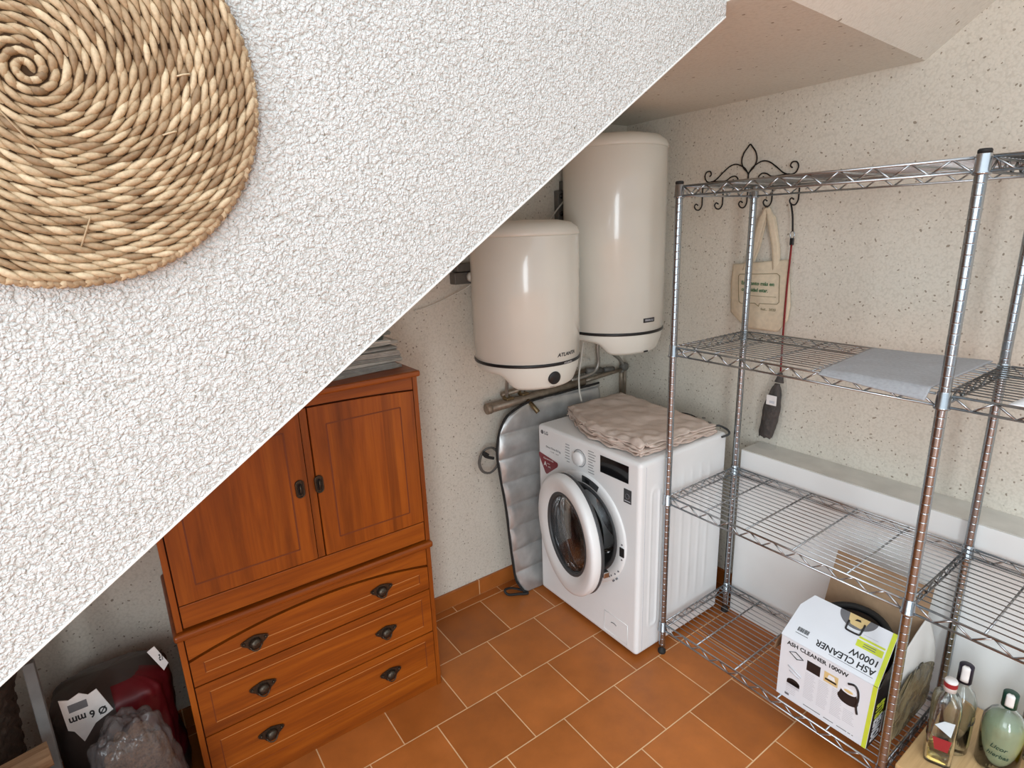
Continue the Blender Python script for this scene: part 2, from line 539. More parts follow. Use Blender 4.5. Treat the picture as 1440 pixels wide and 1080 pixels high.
# ------------------------------------------------------------------ woven mat on the stair flank
def woven_mat():
    cx, cz, R = -1.674, 1.872, .229
    pitch = .0103
    t = thing('woven_wall_mat', (cx, YS, cz), 'round braided seagrass mat hung on the white stair flank', 'woven mat')
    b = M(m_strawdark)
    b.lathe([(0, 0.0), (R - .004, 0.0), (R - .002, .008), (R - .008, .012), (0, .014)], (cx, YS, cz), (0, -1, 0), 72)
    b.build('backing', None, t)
    b = M(m_straw)
    # a spiral of overlapping twisted strands
    th = .8; rnd = random.Random(3)
    k = 0
    while True:
        r = .004 + pitch * th / (2 * pi)
        if r > R - .004: break
        L = .038 * (.85 + .3 * rnd.random()) if r > .03 else .016 + r * .4
        wd = pitch * .40 * (.9 + .25 * rnd.random())
        x, z = r * cos(th), r * sin(th)
        tx, tz = -sin(th), cos(th)
        nx, nz = cos(th), sin(th)
        ang = radians(13 + 7 * rnd.random())
        dx, dz = tx * cos(ang) + nx * sin(ang), tz * cos(ang) + nz * sin(ang)
        ex, ez = -dz, dx
        hgt = .0150 + .0018 * rnd.random()
        N, K = 7, 6
        vs = []; fs = []
        cur = -L * L / (8 * max(r, .02))
        for i in range(N):
            u = -1 + 2 * i / (N - 1)
            ww = wd * max(.16, (1 - abs(u) ** 2.2)) ** .8
            for j in range(K):
                a = 2 * pi * j / K
                off = ww * cos(a)
                out = .0060 * max(.2, 1 - abs(u) ** 2.5) * sin(a) + hgt - .006 * u * u
                bend = cur * u * u
                px = x + dx * u * L / 2 + ex * off + nx * bend
                pz = z + dz * u * L / 2 + ez * off + nz * bend
                vs.append((cx + px, YS - out, cz + pz))
        for i in range(N - 1):
            for j in range(K):
                fs.append((i * K + j, i * K + (j + 1) % K, (i + 1) * K + (j + 1) % K, (i + 1) * K + j))
        fs.append(tuple(range(K))); fs.append(tuple((N - 1) * K + j for j in range(K))[::-1])
        b.add(vs, fs, True)
        th += max(.28 if r < .03 else 0, (L * .46) / max(r, .006)) if r > .03 else .55
        k += 1
    # a few loose ends of straw
    for (ax, az, bx, bz) in ((-.03, -.045, -.004, -.085), (.028, -.15, .012, -.185), (.155, .01, .14, .006), (.13, -.055, .115, -.06)):
        b.tube([(cx + ax, YS - .019, cz + az), (cx + (ax + bx) / 2, YS - .022, cz + (az + bz) / 2), (cx + bx, YS - .019, cz + bz)], .0011, 5, 3)
    b.build('straw_spiral', None, t)
    b = M(m_straw)
    n = 120
    for i in range(n):
        a = 2 * pi * i / n
        for sgn in (0, 1):
            aa = a + sgn * pi / n
            p = [(R - .004 + .004 * s_ * (1 if sgn else -1)) for s_ in (-1, 0, 1)]
            pts = [(cx + p[q] * cos(aa + (q - 1) * .032), YS - .010 - (.003 if q == 1 else 0), cz + p[q] * sin(aa + (q - 1) * .032)) for q in range(3)]
            b.tube(pts, lambda t_: .0048 * (1 - abs(2 * t_ - 1) ** 3 * .6), 6, 2)
    b.build('braided_rim', None, t)


woven_mat()


# ------------------------------------------------------------------ wooden cupboard on drawer chest
YB = -.3875      # their front plane
CX0, CX1 = -1.655, -.853


def bail(parent, x, z):
    """antique batwing plate with a cup pull; part > sub-part of a drawer"""
    tf = frame((x, YB - .004, z), (1, 0, 0), (0, 0, 1))
    pl = []
    for i in range(48):
        a = 2 * pi * i / 48
        c, s_ = cos(a), sin(a)
        rx = .040 * (abs(c) ** .8) * (1 if c >= 0 else -1)
        rz = s_ * (.012 + .010 * (1 - abs(c)) ** 1.5) + .006 * abs(c) - (.006 if s_ < 0 and abs(c) < .45 else 0)
        pl.append((rx, rz))
    b = M(m_iron).prism(pl, .004, tf)
    for sx in (-.031, .031):
        b.lathe([(0, .0075), (.003, .0065), (.0042, .003)][::-1], tf(Vector((sx, .006, .001))), (0, -1, 0), 10)
    # cup
    b.lathe([(.019, 0), (.0185, .006), (.015, .012), (.008, .0155), (0, .0165)], tf(Vector((0, -.004, .002))), (0, -1, 0), 20)
    b.tube([tf(Vector((.017 * cos(a), -.004 + .019 * sin(a), .006 + .010 * abs(sin(a))))) for a in [pi + pi * i / 8 for i in range(9)]], .0022, 6)
    return b.build('handle', None, parent)


def routed(b, x0, x1, z0, z1, y, w_=.0022, low=None):
    for k_, (a0, a1, c0, c1) in enumerate(((x0, x1, z0 - w_, z0 + w_), (x0, x1, z1 - w_, z1 + w_), (x0 - w_, x0 + w_, z0, z1), (x1 - w_, x1 + w_, z0, z1))):
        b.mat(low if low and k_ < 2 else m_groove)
        b.box(a0, a1, y - .0006, y + .002, c0, c1)


def arch_pts(x0, x1, ze0, ze1, rise, n=24):
    return [(x0 + (x1 - x0) * i / n, ze0 + (ze1 - ze0) * i / n + rise * (1 - (2 * i / n - 1) ** 2)) for i in range(n + 1)]


def cupboard():
    z0, z1 = .622, 1.2495
    t = thing('wall_cupboard', ((CX0 + CX1) / 2, YB / 2, z0), 'honey coloured pine two-door cupboard standing on the drawer chest', 'cupboard')
    b = M(m_wood_v)
    b.box(CX0, CX0 + .016, YB, -.01, z0, z1 - .018, .001)
    b.box(CX1 - .016, CX1, YB, -.01, z0, z1 - .018, .001)
    b.mat(m_gap).box(CX0 + .016, CX1 - .016, YB + .016, YB + .022, z0, z1 - .02)
    b.mat(m_wood_h).box(CX0 + .016, CX1 - .016, YB + .022, -.01, z0, z0 + .016)
    b.box(CX0 + .016, CX1 - .016, -.02, -.01, z0, z1 - .02)
    b.build('body', None, t)
    b = M(m_wood_h).box(CX0 - .008, CX1 + .008, YB - .014, -.01, z1 - .02, z1, .006, 3)
    b.build('top', None, t)
    # head rail with a shallow arched lower edge
    ar = arch_pts(CX0 + .019, CX1 - .019, 1.187, 1.187, .014)
    M(m_wood_h).prism(ar + [(CX1 - .019, z1 - .022), (CX0 + .019, z1 - .022)], .016, frame((0, YB + .016, 0), (1, 0, 0), (0, 0, 1))).build('head_rail', None, t)
    M(m_wood_h).box(CX0 + .019, CX1 - .019, YB, YB + .016, z0 + .006, .698, .0015).build('bottom_rail', None, t)
    xm = -1.232
    b = M(m_wood_v).box(xm - .0105, xm + .0105, YB + .004, YB + .0158, .70, 1.195)
    b.build('middle_strip', None, t)
    for side, (x0, x1) in enumerate(((CX0 + .0195, xm - .014), (xm + .014, CX1 - .0195))):
        fr = lambda x: (x - (CX0 + .019)) / (CX1 - CX0 - .038)
        top = lambda x: 1.187 - .0055 + .014 * (1 - (2 * fr(x) - 1) ** 2)
        pts = [(x0, .7025), (x1, .7025)] + [(x1 + (x0 - x1) * i / 12, top(x1 + (x0 - x1) * i / 12)) for i in range(13)]
        b = M(m_wood_v).prism(pts, .018, frame((0, YB + .016, 0), (1, 0, 0), (0, 0, 1)))
        routed(b, x0 + .05, x1 - .05, .752, 1.135, YB - .002)
        d = b.build('door', None, t)
        hx, hz = ((-1.271, .950), (-1.213, .949))[side]
        tf = frame((hx, YB - .002, hz), (1, 0, 0), (0, 0, 1))
        ov = lambda rx, rz, n=28: [(rx * cos(2 * pi * i / n), (rz - rx) * (1 if sin(2 * pi * i / n) > 0 else -1) + rx * sin(2 * pi * i / n)) for i in range(n)]
        h = M(m_iron).prism(ov(.0135, .029), .004, tf)
        h.tube([tf(Vector((x, y, .005))) for x, y in ov(.0115, .027, 24)], .0022, 6, closed=True)
        h.mat(m_blackiron).prism(ov(.0072, .019), .0062, tf)
        h.mat(m_iron).tube([tf(Vector((0, .014, .006))), tf(Vector((0, .008, .011))), tf(Vector((0, -.008, .011))), tf(Vector((0, -.014, .006)))], .003, 8, 3)
        h.build('handle', None, d)
    return t


def chest():
    zt = .6215
    t = thing('drawer_chest', ((CX0 + CX1) / 2, YB / 2, 0), 'honey coloured pine chest of three wide drawers under the cupboard', 'chest of drawers')
    a0, a1 = CX0 - .004, CX1 - .002
    b = M(m_wood_v)
    b.box(a0, a0 + .016, YB, -.01, 0, zt - .022, .001); b.box(a1 - .016, a1, YB, -.01, 0, zt - .022, .001)
    b.mat(m_gap).box(a0 + .016, a1 - .016, YB + .016, YB + .022, .02, zt - .02)
    b.mat(m_wood_h).box(a0 + .016, a1 - .016, -.02, -.01, 0, zt - .02)
    b.build('body', None, t)
    M(m_wood_h).box(a0 - .006, a1 + .006, YB - .016, -.01, zt - .024, zt, .008, 3).build('top', None, t)
    x0, x1 = a0 + .019, a1 - .019
    ar = arch_pts(x0, x1, .523, .527, .047)
    M(m_wood_h).prism(ar + [(x1, zt - .026), (x0, zt - .026)], .016, frame((0, YB + .016, 0), (1, 0, 0), (0, 0, 1))).build('head_rail', None, t)
    M(m_wood_h).box(a0 + .017, a1 - .017, YB + .002, YB + .016, 0, .068, .001).build('plinth', None, t)
    for i, (za, zb) in enumerate(((.431, None), (.2505, .4265), (.0715, .246))):
        if zb is None:
            up = arch_pts(x1, x0, .519, .515, .047)
            pts = [(x0, za), (x1, za)] + up
            zb = .53
        else:
            pts = [(x0, za), (x1, za), (x1, zb), (x0, zb)]
        b = M(m_wood_h).prism(pts, .018, frame((0, YB + .016, 0), (1, 0, 0), (0, 0, 1)))
        routed(b, x0 + .035, x1 - .035, za + .034, zb - .03, YB - .002, .0013, m_groovelit)
        d = b.build('drawer', None, t)
        hz = (.503, .335, .158)[i]
        for hx in (-1.465, -1.053):
            bail(d, hx, hz)
    return t


chest(); cupboard()


# papers on the cupboard
def papers():
    rnd = random.Random(11)
    cols = [(.42, .40, .36), (.36, .34, .31), (.5, .47, .42), (.33, .32, .29), (.44, .41, .37), (.38, .36, .33), (.30, .30, .27), (.52, .49, .44), (.66, .63, .57), (.12, .13, .11), (.10, .12, .10), (.28, .29, .26), (.15, .16, .14)]
    hs = [.009, .012, .014, .016, .014, .010, .009, .010, .006, .010, .009, .011, .008]
    xr = [-.878, -.895, -.872, -.868, -.872, -.885, -.905, -.888, -.893, -.925, -.93, -.90, -.925]
    words = ['lowest', 'second', 'third', 'fourth', 'fifth', 'sixth', 'seventh', 'eighth', 'ninth', 'tenth', 'eleventh', 'twelfth', 'topmost']
    z = 1.25
    for i, h in enumerate(hs):
        m = plain('newsprint', cols[i], .85, 0, .12, 60)
        x1 = xr[i]; x0 = x1 - .30 - .03 * rnd.random(); y0 = -.345 + .03 * rnd.random(); y1 = y0 + .25
        ang = radians(rnd.uniform(-8, 8)); c = Vector(((x0 + x1) / 2, (y0 + y1) / 2, z))
        tf = lambda p, a=ang, c=c: c + Matrix.Rotation(a, 3, 'Z') @ p
        hx, hy = (x1 - x0) / 2, (y1 - y0) / 2
        b = M(m)
        # a folded paper: rounded fold at the front, two or three leaves open at the back
        leaves = 3 if h > .008 else 2
        for k in range(leaves):
            zz0 = h * k / leaves; zz1 = h * (k + 1) / leaves - .0007
            ins = .004 * rnd.random()
            def f(u, v, zz1=zz1, k=k, ins=ins):
                w_ = .0016 * noise.noise((u * 5 + i, v * 5, k))
                return (-hx + ins + 2 * (hx - ins) * u, -hy + 2 * hy * v, zz1 + w_)
            b.grid(9, 9, f, max(.002, zz1 - zz0 - .0012), tf)
        if i in (2, 5, 8):
            b.tube([tf(Vector((-hx, -hy, h / 2))), tf(Vector((0, -hy - .001, h / 2))), tf(Vector((hx - .002, -hy, h / 2)))], h / 2 - .0006, 8)
        o = b.build('newspaper', None, None, tuple(c))
        dark = cols[i][0] < .2
        tone = 'dark green-grey' if dark else ('pale' if cols[i][0] > .5 else 'grey')
        if words[i] in ('lowest', 'topmost'):
            lb = '%s folded newspaper, %s of the pile on the cupboard top' % (tone, words[i])
        else:
            lb = '%s folded newspaper, %s from the bottom of the pile on the cupboard' % (tone, words[i])
        tag(o, lb, 'newspaper', 'newspapers piled on the cupboard')
        z += h + .0004


papers()


# ------------------------------------------------------------------ water heaters
def heater(name, cx, cy, R, zb, zt, lobe, label, big):
    t = thing(name, (cx, cy, zb), label, 'water heater')
    b = M(m_cream).lathe([(R * .97, zb), (R, zb + .004), (R, zt - .002), (R - .001, zt)], (cx, cy, 0), (0, 0, 1), 72)
    b.build('tank', None, t)
    M(m_creamcap).lathe([(R - .002, zt), (R + .001, zt + .003), (R + .001, zt + .012), (R - .006, zt + .028), (R - .03, zt + .046), (R - .08, zt + .056), (0, zt + .060)], (cx, cy, 0), (0, 0, 1), 72).build('top_cap', None, t)
    M(m_blackpl).lathe([(R - .004, zb - .010), (R + .0025, zb - .008), (R + .0025, zb + .002), (R - .004, zb + .004)], (cx, cy, 0), (0, 0, 1), 72, close=False).build('black_band', None, t)
    # bottom cap: shallow dish with a deeper control housing towards the front
    af = radians(-92 if big else -96)
    def f(u, v):
        a = af + pi + 2 * pi * u
        d = abs(((a - af + pi) % (2 * pi)) - pi)
        e = 1 / (1 + exp((d - radians(56)) * 15))
        # profile of the dish and of the housing
        t1 = v
        r1 = R * .985 * (1 - t1 ** 3.0); h1 = -.047 * (1 - (1 - t1) ** 2.2)
        if t1 < .55:
            s_ = t1 / .55; r2 = R * (.985 - .10 * s_ ** 1.6); h2 = -lobe * s_ ** .9
        elif t1 < .7:
            s_ = (t1 - .55) / .15; r2 = R * (.885 - .12 * s_); h2 = -lobe - .012 * sin(s_ * pi / 2)
        else:
            s_ = (t1 - .7) / .3; r2 = R * .765 * (1 - s_); h2 = -(lobe + .012) * (1 - s_) + -.047 * s_
        r = r1 + (r2 - r1) * e; h = h1 + (h2 - h1) * e
        return (cx + r * cos(a), cy + r * sin(a), zb - .008 + h)
    M(m_creamcap).grid(181, 36, f).build('bottom_cap', None, t)
    def wrap(ang, z, lift=.0008, rr=R):
        def tf(p):
            a = ang + p[0] / rr
            rad = rr + lift + p[2]
            return Vector((cx + rad * cos(a), cy + rad * sin(a), z + p[1]))
        return tf
    if not big:
        M(m_blackink).text('ATLANTA', .019, wrap(radians(-81), zb + .030), .0005, 'CENTER', 1.15, .0004, .25).build('brand_lettering', None, t)
        M(m_print).text('ATLANTIC', .008, wrap(radians(-80), zb - .003, .003), .0004, 'CENTER', 1.2).build('band_lettering', None, t)
        a = radians(-97)
        d = Vector((cos(a), sin(a), 0))
        k = Vector((cx, cy, 0)) + d * (R * .945) + Vector((0, 0, zb - .055))
        M(m_blackpl).lathe([(.026, 0), (.026, .010), (.024, .0125), (0, .013)], k - d * .004, d + Vector((0, 0, -.12)), 28).build('control_knob', None, t)
        M(m_blackink).box(-.010, .010, 0, .001, -.003, .003, tf=lambda p: k + Matrix.Rotation(a + pi / 2, 3, 'Z') @ p + Vector((0, 0, -.037)) - d * .014).build('mark', None, t)
    else:
        b = M(m_blackink)
        tfw = wrap(radians(-92), zb + .050)
        b.grid(9, 2, lambda u, v: (-.032 + .064 * u, -.009 + .018 * v, 0), .0006, tfw)
        b.mat(m_faint).text('FERROLI', .012, wrap(radians(-92), zb + .050, .0014), .0004, 'CENTER', 1.05, .0002)
        b.build('brand_plate', None, t)
        a = radians(-90); d = Vector((cos(a), sin(a), 0))
        k = Vector((cx, cy, 0)) + d * (R * .905) + Vector((0, 0, zb - .088))
        M(m_blackink).box(-.012, .012, -.001, .002, -.003, .003, tf=lambda p: k + Matrix.Rotation(a + pi / 2, 3, 'Z') @ p).build('mark', None, t)
    # wall brackets
    M(m_boxgrey).box(cx - .10, cx + .10, cy + R * .72, -.001, zb + .12, zb + .16, .003).build('wall_bracket', None, t)
    M(m_boxgrey).box(cx - .10, cx + .10, cy + R * .72, -.001, zt - .14, zt - .10, .003).build('wall_bracket', None, t)
    return t


h1 = heater('water_heater', -.287, -.245, .2125, 1.192, 1.660, .085, 'smaller cream water heater with black dial on the back wall', False)
h2 = heater('water_heater', .200, -.247, .2175, 1.248, 1.985, .080, 'taller cream water heater beside the corner, dark brand plate near bottom', True)


def pipes():
    # hoses of the small heater
    z0 = 1.14
    M(m_hose).tube([(-.30, -.13, z0), (-.298, -.11, 1.06), (-.275, -.07, 1.0), (-.265, -.055, .955)], .0075, 8, 5).build('hose', None, h1)
    M(m_hose).tube([(-.20, -.13, z0), (-.195, -.115, 1.06), (-.185, -.07, 1.0), (-.18, -.055, .96)], .0075, 8, 5).build('hose', None, h1)
    b = M(m_cable).tube([(-.14, -.18, 1.14), (-.12, -.16, 1.05), (-.06, -.12, 1.005), (.03, -.09, 1.01), (.11, -.06, 1.055), (.17, -.05, 1.075), (.25, -.04, 1.05)], .004, 6, 6)
    b.build('power_cable', None, h1)
    # hoses of the tall heater
    M(m_hose).tube([(.272, -.075, 1.205), (.275, -.07, 1.10), (.285, -.065, 1.03), (.262, -.06, .99), (.20, -.055, .975), (.12, -.05, .97)], .0095, 8, 6).build('hose', None, h2)
    M(m_brass).cyl((.272, -.075, 1.16), (.272, -.075, 1.205), .015, 10).build('hose_nut', None, h2)
    b = M(m_brass).cyl((.365, -.08, 1.12), (.365, -.08, 1.205), .015, 10).box(.335, .40, -.10, -.065, 1.145, 1.18, .006)
    b.cyl((.395, -.082, 1.16), (.42, -.082, 1.15), .008, 8)
    b.build('safety_valve', None, h2)
    M(m_hose).tube([(.365, -.08, 1.12), (.375, -.075, 1.07), (.43, -.065, 1.03), (.463, -.06, .99), (.468, -.05, .95)], .0095, 8, 6).build('hose', None, h2)
    M(m_cable).tube([(.16, -.10, 1.20), (.15, -.09, 1.08), (.125, -.10, 1.0), (.11, -.12, .93), (.115, -.13, .88)], .0045, 6, 6).build('power_cable', None, h2)
    # pipe run along the wall
    t = thing('water_pipe', (.05, -.05, .93), 'pair of old copper water pipes along the back wall below the heaters', 'pipes')
    b = M(m_pipe)
    b.tube([(-.355, -.05, .928), (-.1, -.05, .936), (.20, -.05, .950)], .021, 14)
    b.lathe([(.021, 0), (.024, .002), (.024, .022), (.021, .024)], (-.375, -.05, .9275), (1, 0, .03), 14)
    b.build('main_pipe', None, t)
    b = M(m_pipe).tube([(-.28, -.035, .972), (0, -.035, .985), (.24, -.035, .998)], .011, 10)
    b.tube([(.20, -.05, .950), (.46, -.05, .965)], .011, 10)
    b.build('branch_pipe', None, t)
    b = M(m_boxgrey).tube([(.22, -.05, 1.0), (.32, -.05, .985)], .016, 10).tube([(.34, -.05, .984), (.405, -.05, .978)], .013, 10)
    b.build('fitting', None, t)
    for x, zz in ((-.265, .95), (-.18, .955)):
        b = M(m_brass).lathe([(.012, 0), (.015, .003), (.015, .018), (.012, .021)], (x, -.05, zz), (0, 0, 1), 8)
        b.box(x - .02, x + .02, -.085, -.045, zz + .005, zz + .016, .004)
        b.build('valve', None, t)
    b = M(m_brass).tube([(-.16, -.068, .928), (-.158, -.10, .912), (-.145, -.125, .882)], .011, 8, 4)
    b.build('drain_spout', None, t)
    b = M(m_pipe).tube([(.468, -.045, 1.0), (.468, -.045, .82)], .010, 10).tube([(.495, -.045, .99), (.495, -.045, .80)], .008, 10)
    b.build('drop_pipe', None, t)
    b = M(m_boxgrey).lathe([(.018, 0), (.022, .004), (.022, .03), (.012, .034), (0, .035)], (.475, -.04, .98), (0, -1, 0), 12)
    b.build('wall_valve', None, t)
    t2 = thing('wall_tap', (.215, -.001, .895), 'dark round wall tap above the back edge of the washing machine', 'tap')
    b = M(m_boxgrey).lathe([(.024, 0), (.024, .004), (.012, .008), (.012, .05), (.021, .054), (.021, .072), (.016, .076), (0, .077)], (.215, -.001, .905), (0, -1, 0), 16)
    b.build('tap_body', None, t2)
    M(m_rubber).tube([(.205, -.05, .90), (.165, -.06, .885), (.145, -.06, .905), (.13, -.055, .925)], .007, 8, 5).build('lever', None, t2)


pipes()


def sockets():
    t = thing('wall_socket', (-.44, -.001, 1.51), 'grey surface socket with plug on the back wall left of the small heater', 'socket')
    M(m_boxgrey).box(-.488, -.385, -.045, -.001, 1.478, 1.525, .004).box(-.478, -.385, -.05, -.001, 1.528, 1.56, .004).build('box', None, t)
    b = M(m_creamcap).lathe([(.021, 0), (.021, .012), (.017, .02), (0, .021)], (-.413, -.044, 1.505), (0, -1, 0), 18)
    b.mat(m_blackpl).lathe([(.008, 0), (.008, .012), (0, .013)], (-.404, -.063, 1.498), (0, -1, 0), 10)
    b.build('plug', None, t)
    M(m_cable).tube([(-.404, -.07, 1.493), (-.44, -.05, 1.463), (-.52, -.02, 1.425), (-.60, -.012, 1.40), (-.66, -.008, 1.39)], .0028, 6, 5).build('cord', None, t)
    t = thing('wall_socket', (.08, -.001, 1.80), 'small dark junction box on the back wall left of the tall heater', 'socket')
    M(m_boxgrey).box(.07, .125, -.03, -.001, 1.70, 1.845, .004).build('box', None, t)
    for zz in (1.745, 1.82):
        M(m_blackpl).lathe([(.012, 0), (.012, .006), (0, .007)], (.09, -.031, zz), (0, -1, 0), 12).build('screw', None, t)
    M(m_cable).tube([(.12, -.035, 1.81), (.09, -.035, 1.79), (.05, -.02, 1.74), (.0, -.012, 1.67), (-.03, -.01, 1.6)], .0035, 6, 5).build('cord', None, t)


sockets()


# ------------------------------------------------------------------ washing machine
def washer():
    fx, bx, y0, y1, zt = -.1805, .341, -.163, -.769, .848
    t = thing('washing_machine', ((fx + bx) / 2, (y0 + y1) / 2, 0), 'white front-loading washing machine with its round door ajar', 'washing machine')
    b = M(m_white)
    bm = b.box(fx, bx, y1, y0, .018, zt, .016, 4)
    for i in range(len(b.sm)): b.sm[i] = True
    body = b.build('body', None, t)
    cy, cz = -.468, .475
    cut = M(m_white).lathe([(.182, 0), (.182, .30)], (fx - .02, cy, cz), (1, 0, 0), 64)
    off = Vector(t.location)
    for i in range(len(cut.v)): pass
    bool_cut(body, cut)
    for p_ in body.data.polygons: p_.use_smooth = False
    # front fascia line + raised surround
    M(m_white).lathe([(.240, 0), (.240, .002), (.232, .007), (.196, .007), (.19, 0)], (fx, cy, cz), (-1, 0, 0), 72, close=False).build('door_surround', None, t)
    M(m_greyrub).lathe([(.196, .006), (.190, .012), (.178, .008), (.166, -.03), (.150, -.045), (.140, -.05), (.146, -.075), (.15, -.09)], (fx, cy, cz), (-1, 0, 0), 64, close=False).build('rubber_gasket', None, t)
    dr = M(m_steel)
    dr.lathe([(.150, -.09), (.20, -.10), (.20, -.24), (.0, -.25)], (fx, cy, cz), (-1, 0, 0), 48, close=False)
    drum = dr.build('drum', None, t)
    for k in range(3):
        a = k * 2 * pi / 3 + .5
        pb = M(m_steel).tube([(fx + .105, cy + .185 * cos(a), cz + .185 * sin(a)), (fx + .24, cy + .185 * cos(a), cz + .185 * sin(a))], .028, 8)
        pb.build('drum_paddle', None, drum)
    F = frame((fx - .0006, 0, 0), (0, -1, 0), (0, 0, 1))        # local x = -y, y = z
    # catch plate at the top right of the opening and the latch slot
    b = M(m_greyrub)
    ar = [(-cy + r * cos(a), cz + r * sin(a)) for r, rng in ((.230, range(0, 11)), (.202, range(10, -1, -1))) for a in [radians(66 + 25 * i / 10) for i in rng]]
    b.prism(ar, .0085, F); b.mat(m_blackpl).prism([(-cy + .015, cz + .206), (-cy + .04, cz + .202), (-cy + .04, cz + .219), (-cy + .015, cz + .223)], .0095, F)
    b.build('hinge_plate', None, t)
    b = M(m_blackpl).box(-.012 + .690, .012 + .690, .455 - .02, .455 + .02, .004, .0095, .004, tf=F)
    b.build('door_latch', None, t)
    # markings near the latch
    for (x, z) in ((.69, .488), (.69, .422), (.635, .325), (.655, .342), (.672, .362), (.625, .315), (.645, .305), (.662, .322)):
        M(m_ink).prism([(x + .004 * cos(q), z + .004 * sin(q)) for q in [i * pi / 3 for i in range(6)]], .0078, F).build('care_mark', None, t)
    # display, badge
    M(m_gloss).prism([(.563, .752), (.712, .752), (.712, .822), (.563, .822)], .0016, F).build('display', None, t)
    b = M(m_greyrub).prism([(.690, .672), (.728, .672), (.728, .728), (.690, .728)], .0014, F)
    b.mat(m_ink).tube([F(Vector((.709 + .010 * cos(a), .70 + .010 * sin(a), .0022))) for a in [i * 2 * pi / 16 for i in range(16)]], .0014, 5, closed=True)
    b.mat(m_faint).prism([(.694, .679), (.724, .679), (.724, .682), (.694, .682)], .002, F)
    b.build('badge', None, t)
    # dial with ring and programme list
    kx, kz = .441, .770
    kn = M(m_white).lathe([(.030, 0), (.030, .014), (.026, .019), (0, .020)], F(Vector((kx, kz, 0))), (-1, 0, 0), 36)
    knob = kn.build('dial', None, t)
    M(m_ink).tube([F(Vector((kx + .036 * cos(a), kz + .036 * sin(a), .0008))) for a in [i * 2 * pi / 48 for i in range(48)]], .0013, 5, closed=True).build('dial_ring', None, knob)
    b = M(m_ink)
    rnd = random.Random(5)
    for k in range(7):
        z = kz + .036 - k * .0125
        wl = .018 + .012 * rnd.random()
        b.prism([(kx - .062 - wl, z), (kx - .062, z), (kx - .062, z + .0022), (kx - .062 - wl, z + .0022)], .0006, F)
    b.build('programme_list', None, t)
    b = M(m_ink)
    for k in range(9):
        z = kz + .048 - k * .0115
        wl = .022 + .022 * rnd.random()
        b.prism([(kx + .052, z), (kx + .052 + wl, z), (kx + .052 + wl, z + .0022), (kx + .052, z + .0022)], .0006, F)
    b.build('programme_list', None, t)
    b = M(m_ink)
    b.prism([(kx + .062 + .004 * cos(q), kz - .068 + .004 * sin(q)) for q in [i * pi / 5 for i in range(10)]], .0006, F)
    b.build('start_button', None, t)
    b = M(m_ink)
    b.text('LG', .021, F_shift(F, .212, .818), .0005, 'LEFT', 1.0, .0006)
    b.prism([(.197 + .0095 * cos(q), .818 + .0095 * sin(q)) for q in [i * pi / 10 for i in range(20)]], .0006, F)
    b.build('brand_mark', None, t)
    b = M(m_ink).text('Direct Drive 8.0 kg', .0125, F_shift(F, .222, .757), .0005, 'LEFT', 1.0)
    b.text('1 2 0 0   r p m', .008, F_shift(F, .25, .741), .0004, 'LEFT', 1.2)
    b.build('model_lettering', None, t)
    # triangular sticker
    tri = [(.170, .712), (.176, .718), (.298, .702), (.303, .694), (.298, .682), (.228, .628), (.220, .626), (.213, .632), (.172, .700)]
    b = M(m_redst).prism(tri, .0008, F)
    b.mat(m_print).text('A', .030, F_shift(F, .205, .672), .0012, 'LEFT', 1.0, .0006).text('+++', .012, F_shift(F, .228, .678), .0012)
    b.text('Garantizada', .012, F_shift(F, .203, .699), .0012, 'LEFT', 1.2).text('-30%', .010, F_shift(F, .232, .664), .0012)
    b.build('sticker', None, t)
    # filter flap at the bottom right
    b = M(m_white).tube([F(Vector(p)) for p in ((.59, .045, 0), (.59, .135, 0), (.72, .135, 0), (.72, .045, 0))], .0012, 5, closed=True)
    b.mat(m_ink).tube([F(Vector((.63 + .03 * u, .098 + .004 * sin(u * pi), .001))) for u in (0, .25, .5, .75, 1)], .0014, 5)
    b.build('filter_flap', None, t)
    # facia seam right of the front edge
    M(m_faint).box(fx + .030, fx + .0325, y1 - .0008, y1 + .003, .03, zt - .02).build('side_seam', None, t)
    # embossed side panel facing the viewer
    def side(u, v):
        x = fx + .045 + u * (bx - fx - .06); z = .035 + v * (zt - .08)
        h = 0
        # long rounded frame near the front
        cxr, hw, hz, zc = fx + .085, .022, .30, .43
        qx, qz = abs(x - cxr) - hw + .02, abs(z - zc) - hz + .02
        d = sqrt(max(qx, 0) ** 2 + max(qz, 0) ** 2) + min(max(qx, qz), 0) - .02
        h += .0035 * exp(-(d / .006) ** 2)
        for xr in (.02, .075, .13, .185, .24):
            xx = x - (fx + .17 + xr)
            env = 1 / (1 + exp((abs(z - .46) - .27) / .02))
            h += .0022 * exp(-(xx / .010) ** 2) * env
        h *= min(1, u * 14, (1 - u) * 14, v * 20, (1 - v) * 20)
        return (x, y1 - .0012 - h, z)
    M(m_white).grid(150, 90, side).build('side_panel', None, t)
    for x in (fx + .05, bx - .05):
        for y in (y0 - .05, y1 + .05):
            M(m_boxgrey).lathe([(.022, 0), (.022, .008), (.012, .012), (.012, .02)], (x, y, 0), (0, 0, 1), 14).build('foot', None, t)
    # cable and drain hose hooked at the back
    M(m_rubber).tube([(bx - .02, -.50, zt + .012), (bx + .015, -.54, zt + .018), (bx + .025, -.60, zt + .005), (bx + .02, -.62, zt - .05)], .006, 8, 6).build('power_cable', None, t)
    M(m_greyrub).tube([(bx - .045, y1 - .004, zt - .010), (bx - .01, y1 - .008, zt - .008), (bx + .008, y1 - .002, zt - .004), (bx + .028, y1 + .025, zt - .001), (bx + .025, y1 + .06, zt + .006), (bx + .0, y1 + .075, zt + .004)], .0045, 8, 6).build('drain_hose', None, t)
    # the door, ajar
    ph = .242
    wv = Vector((-sin(ph), -cos(ph), 0)); nv = Vector((-cos(ph), sin(ph), 0))
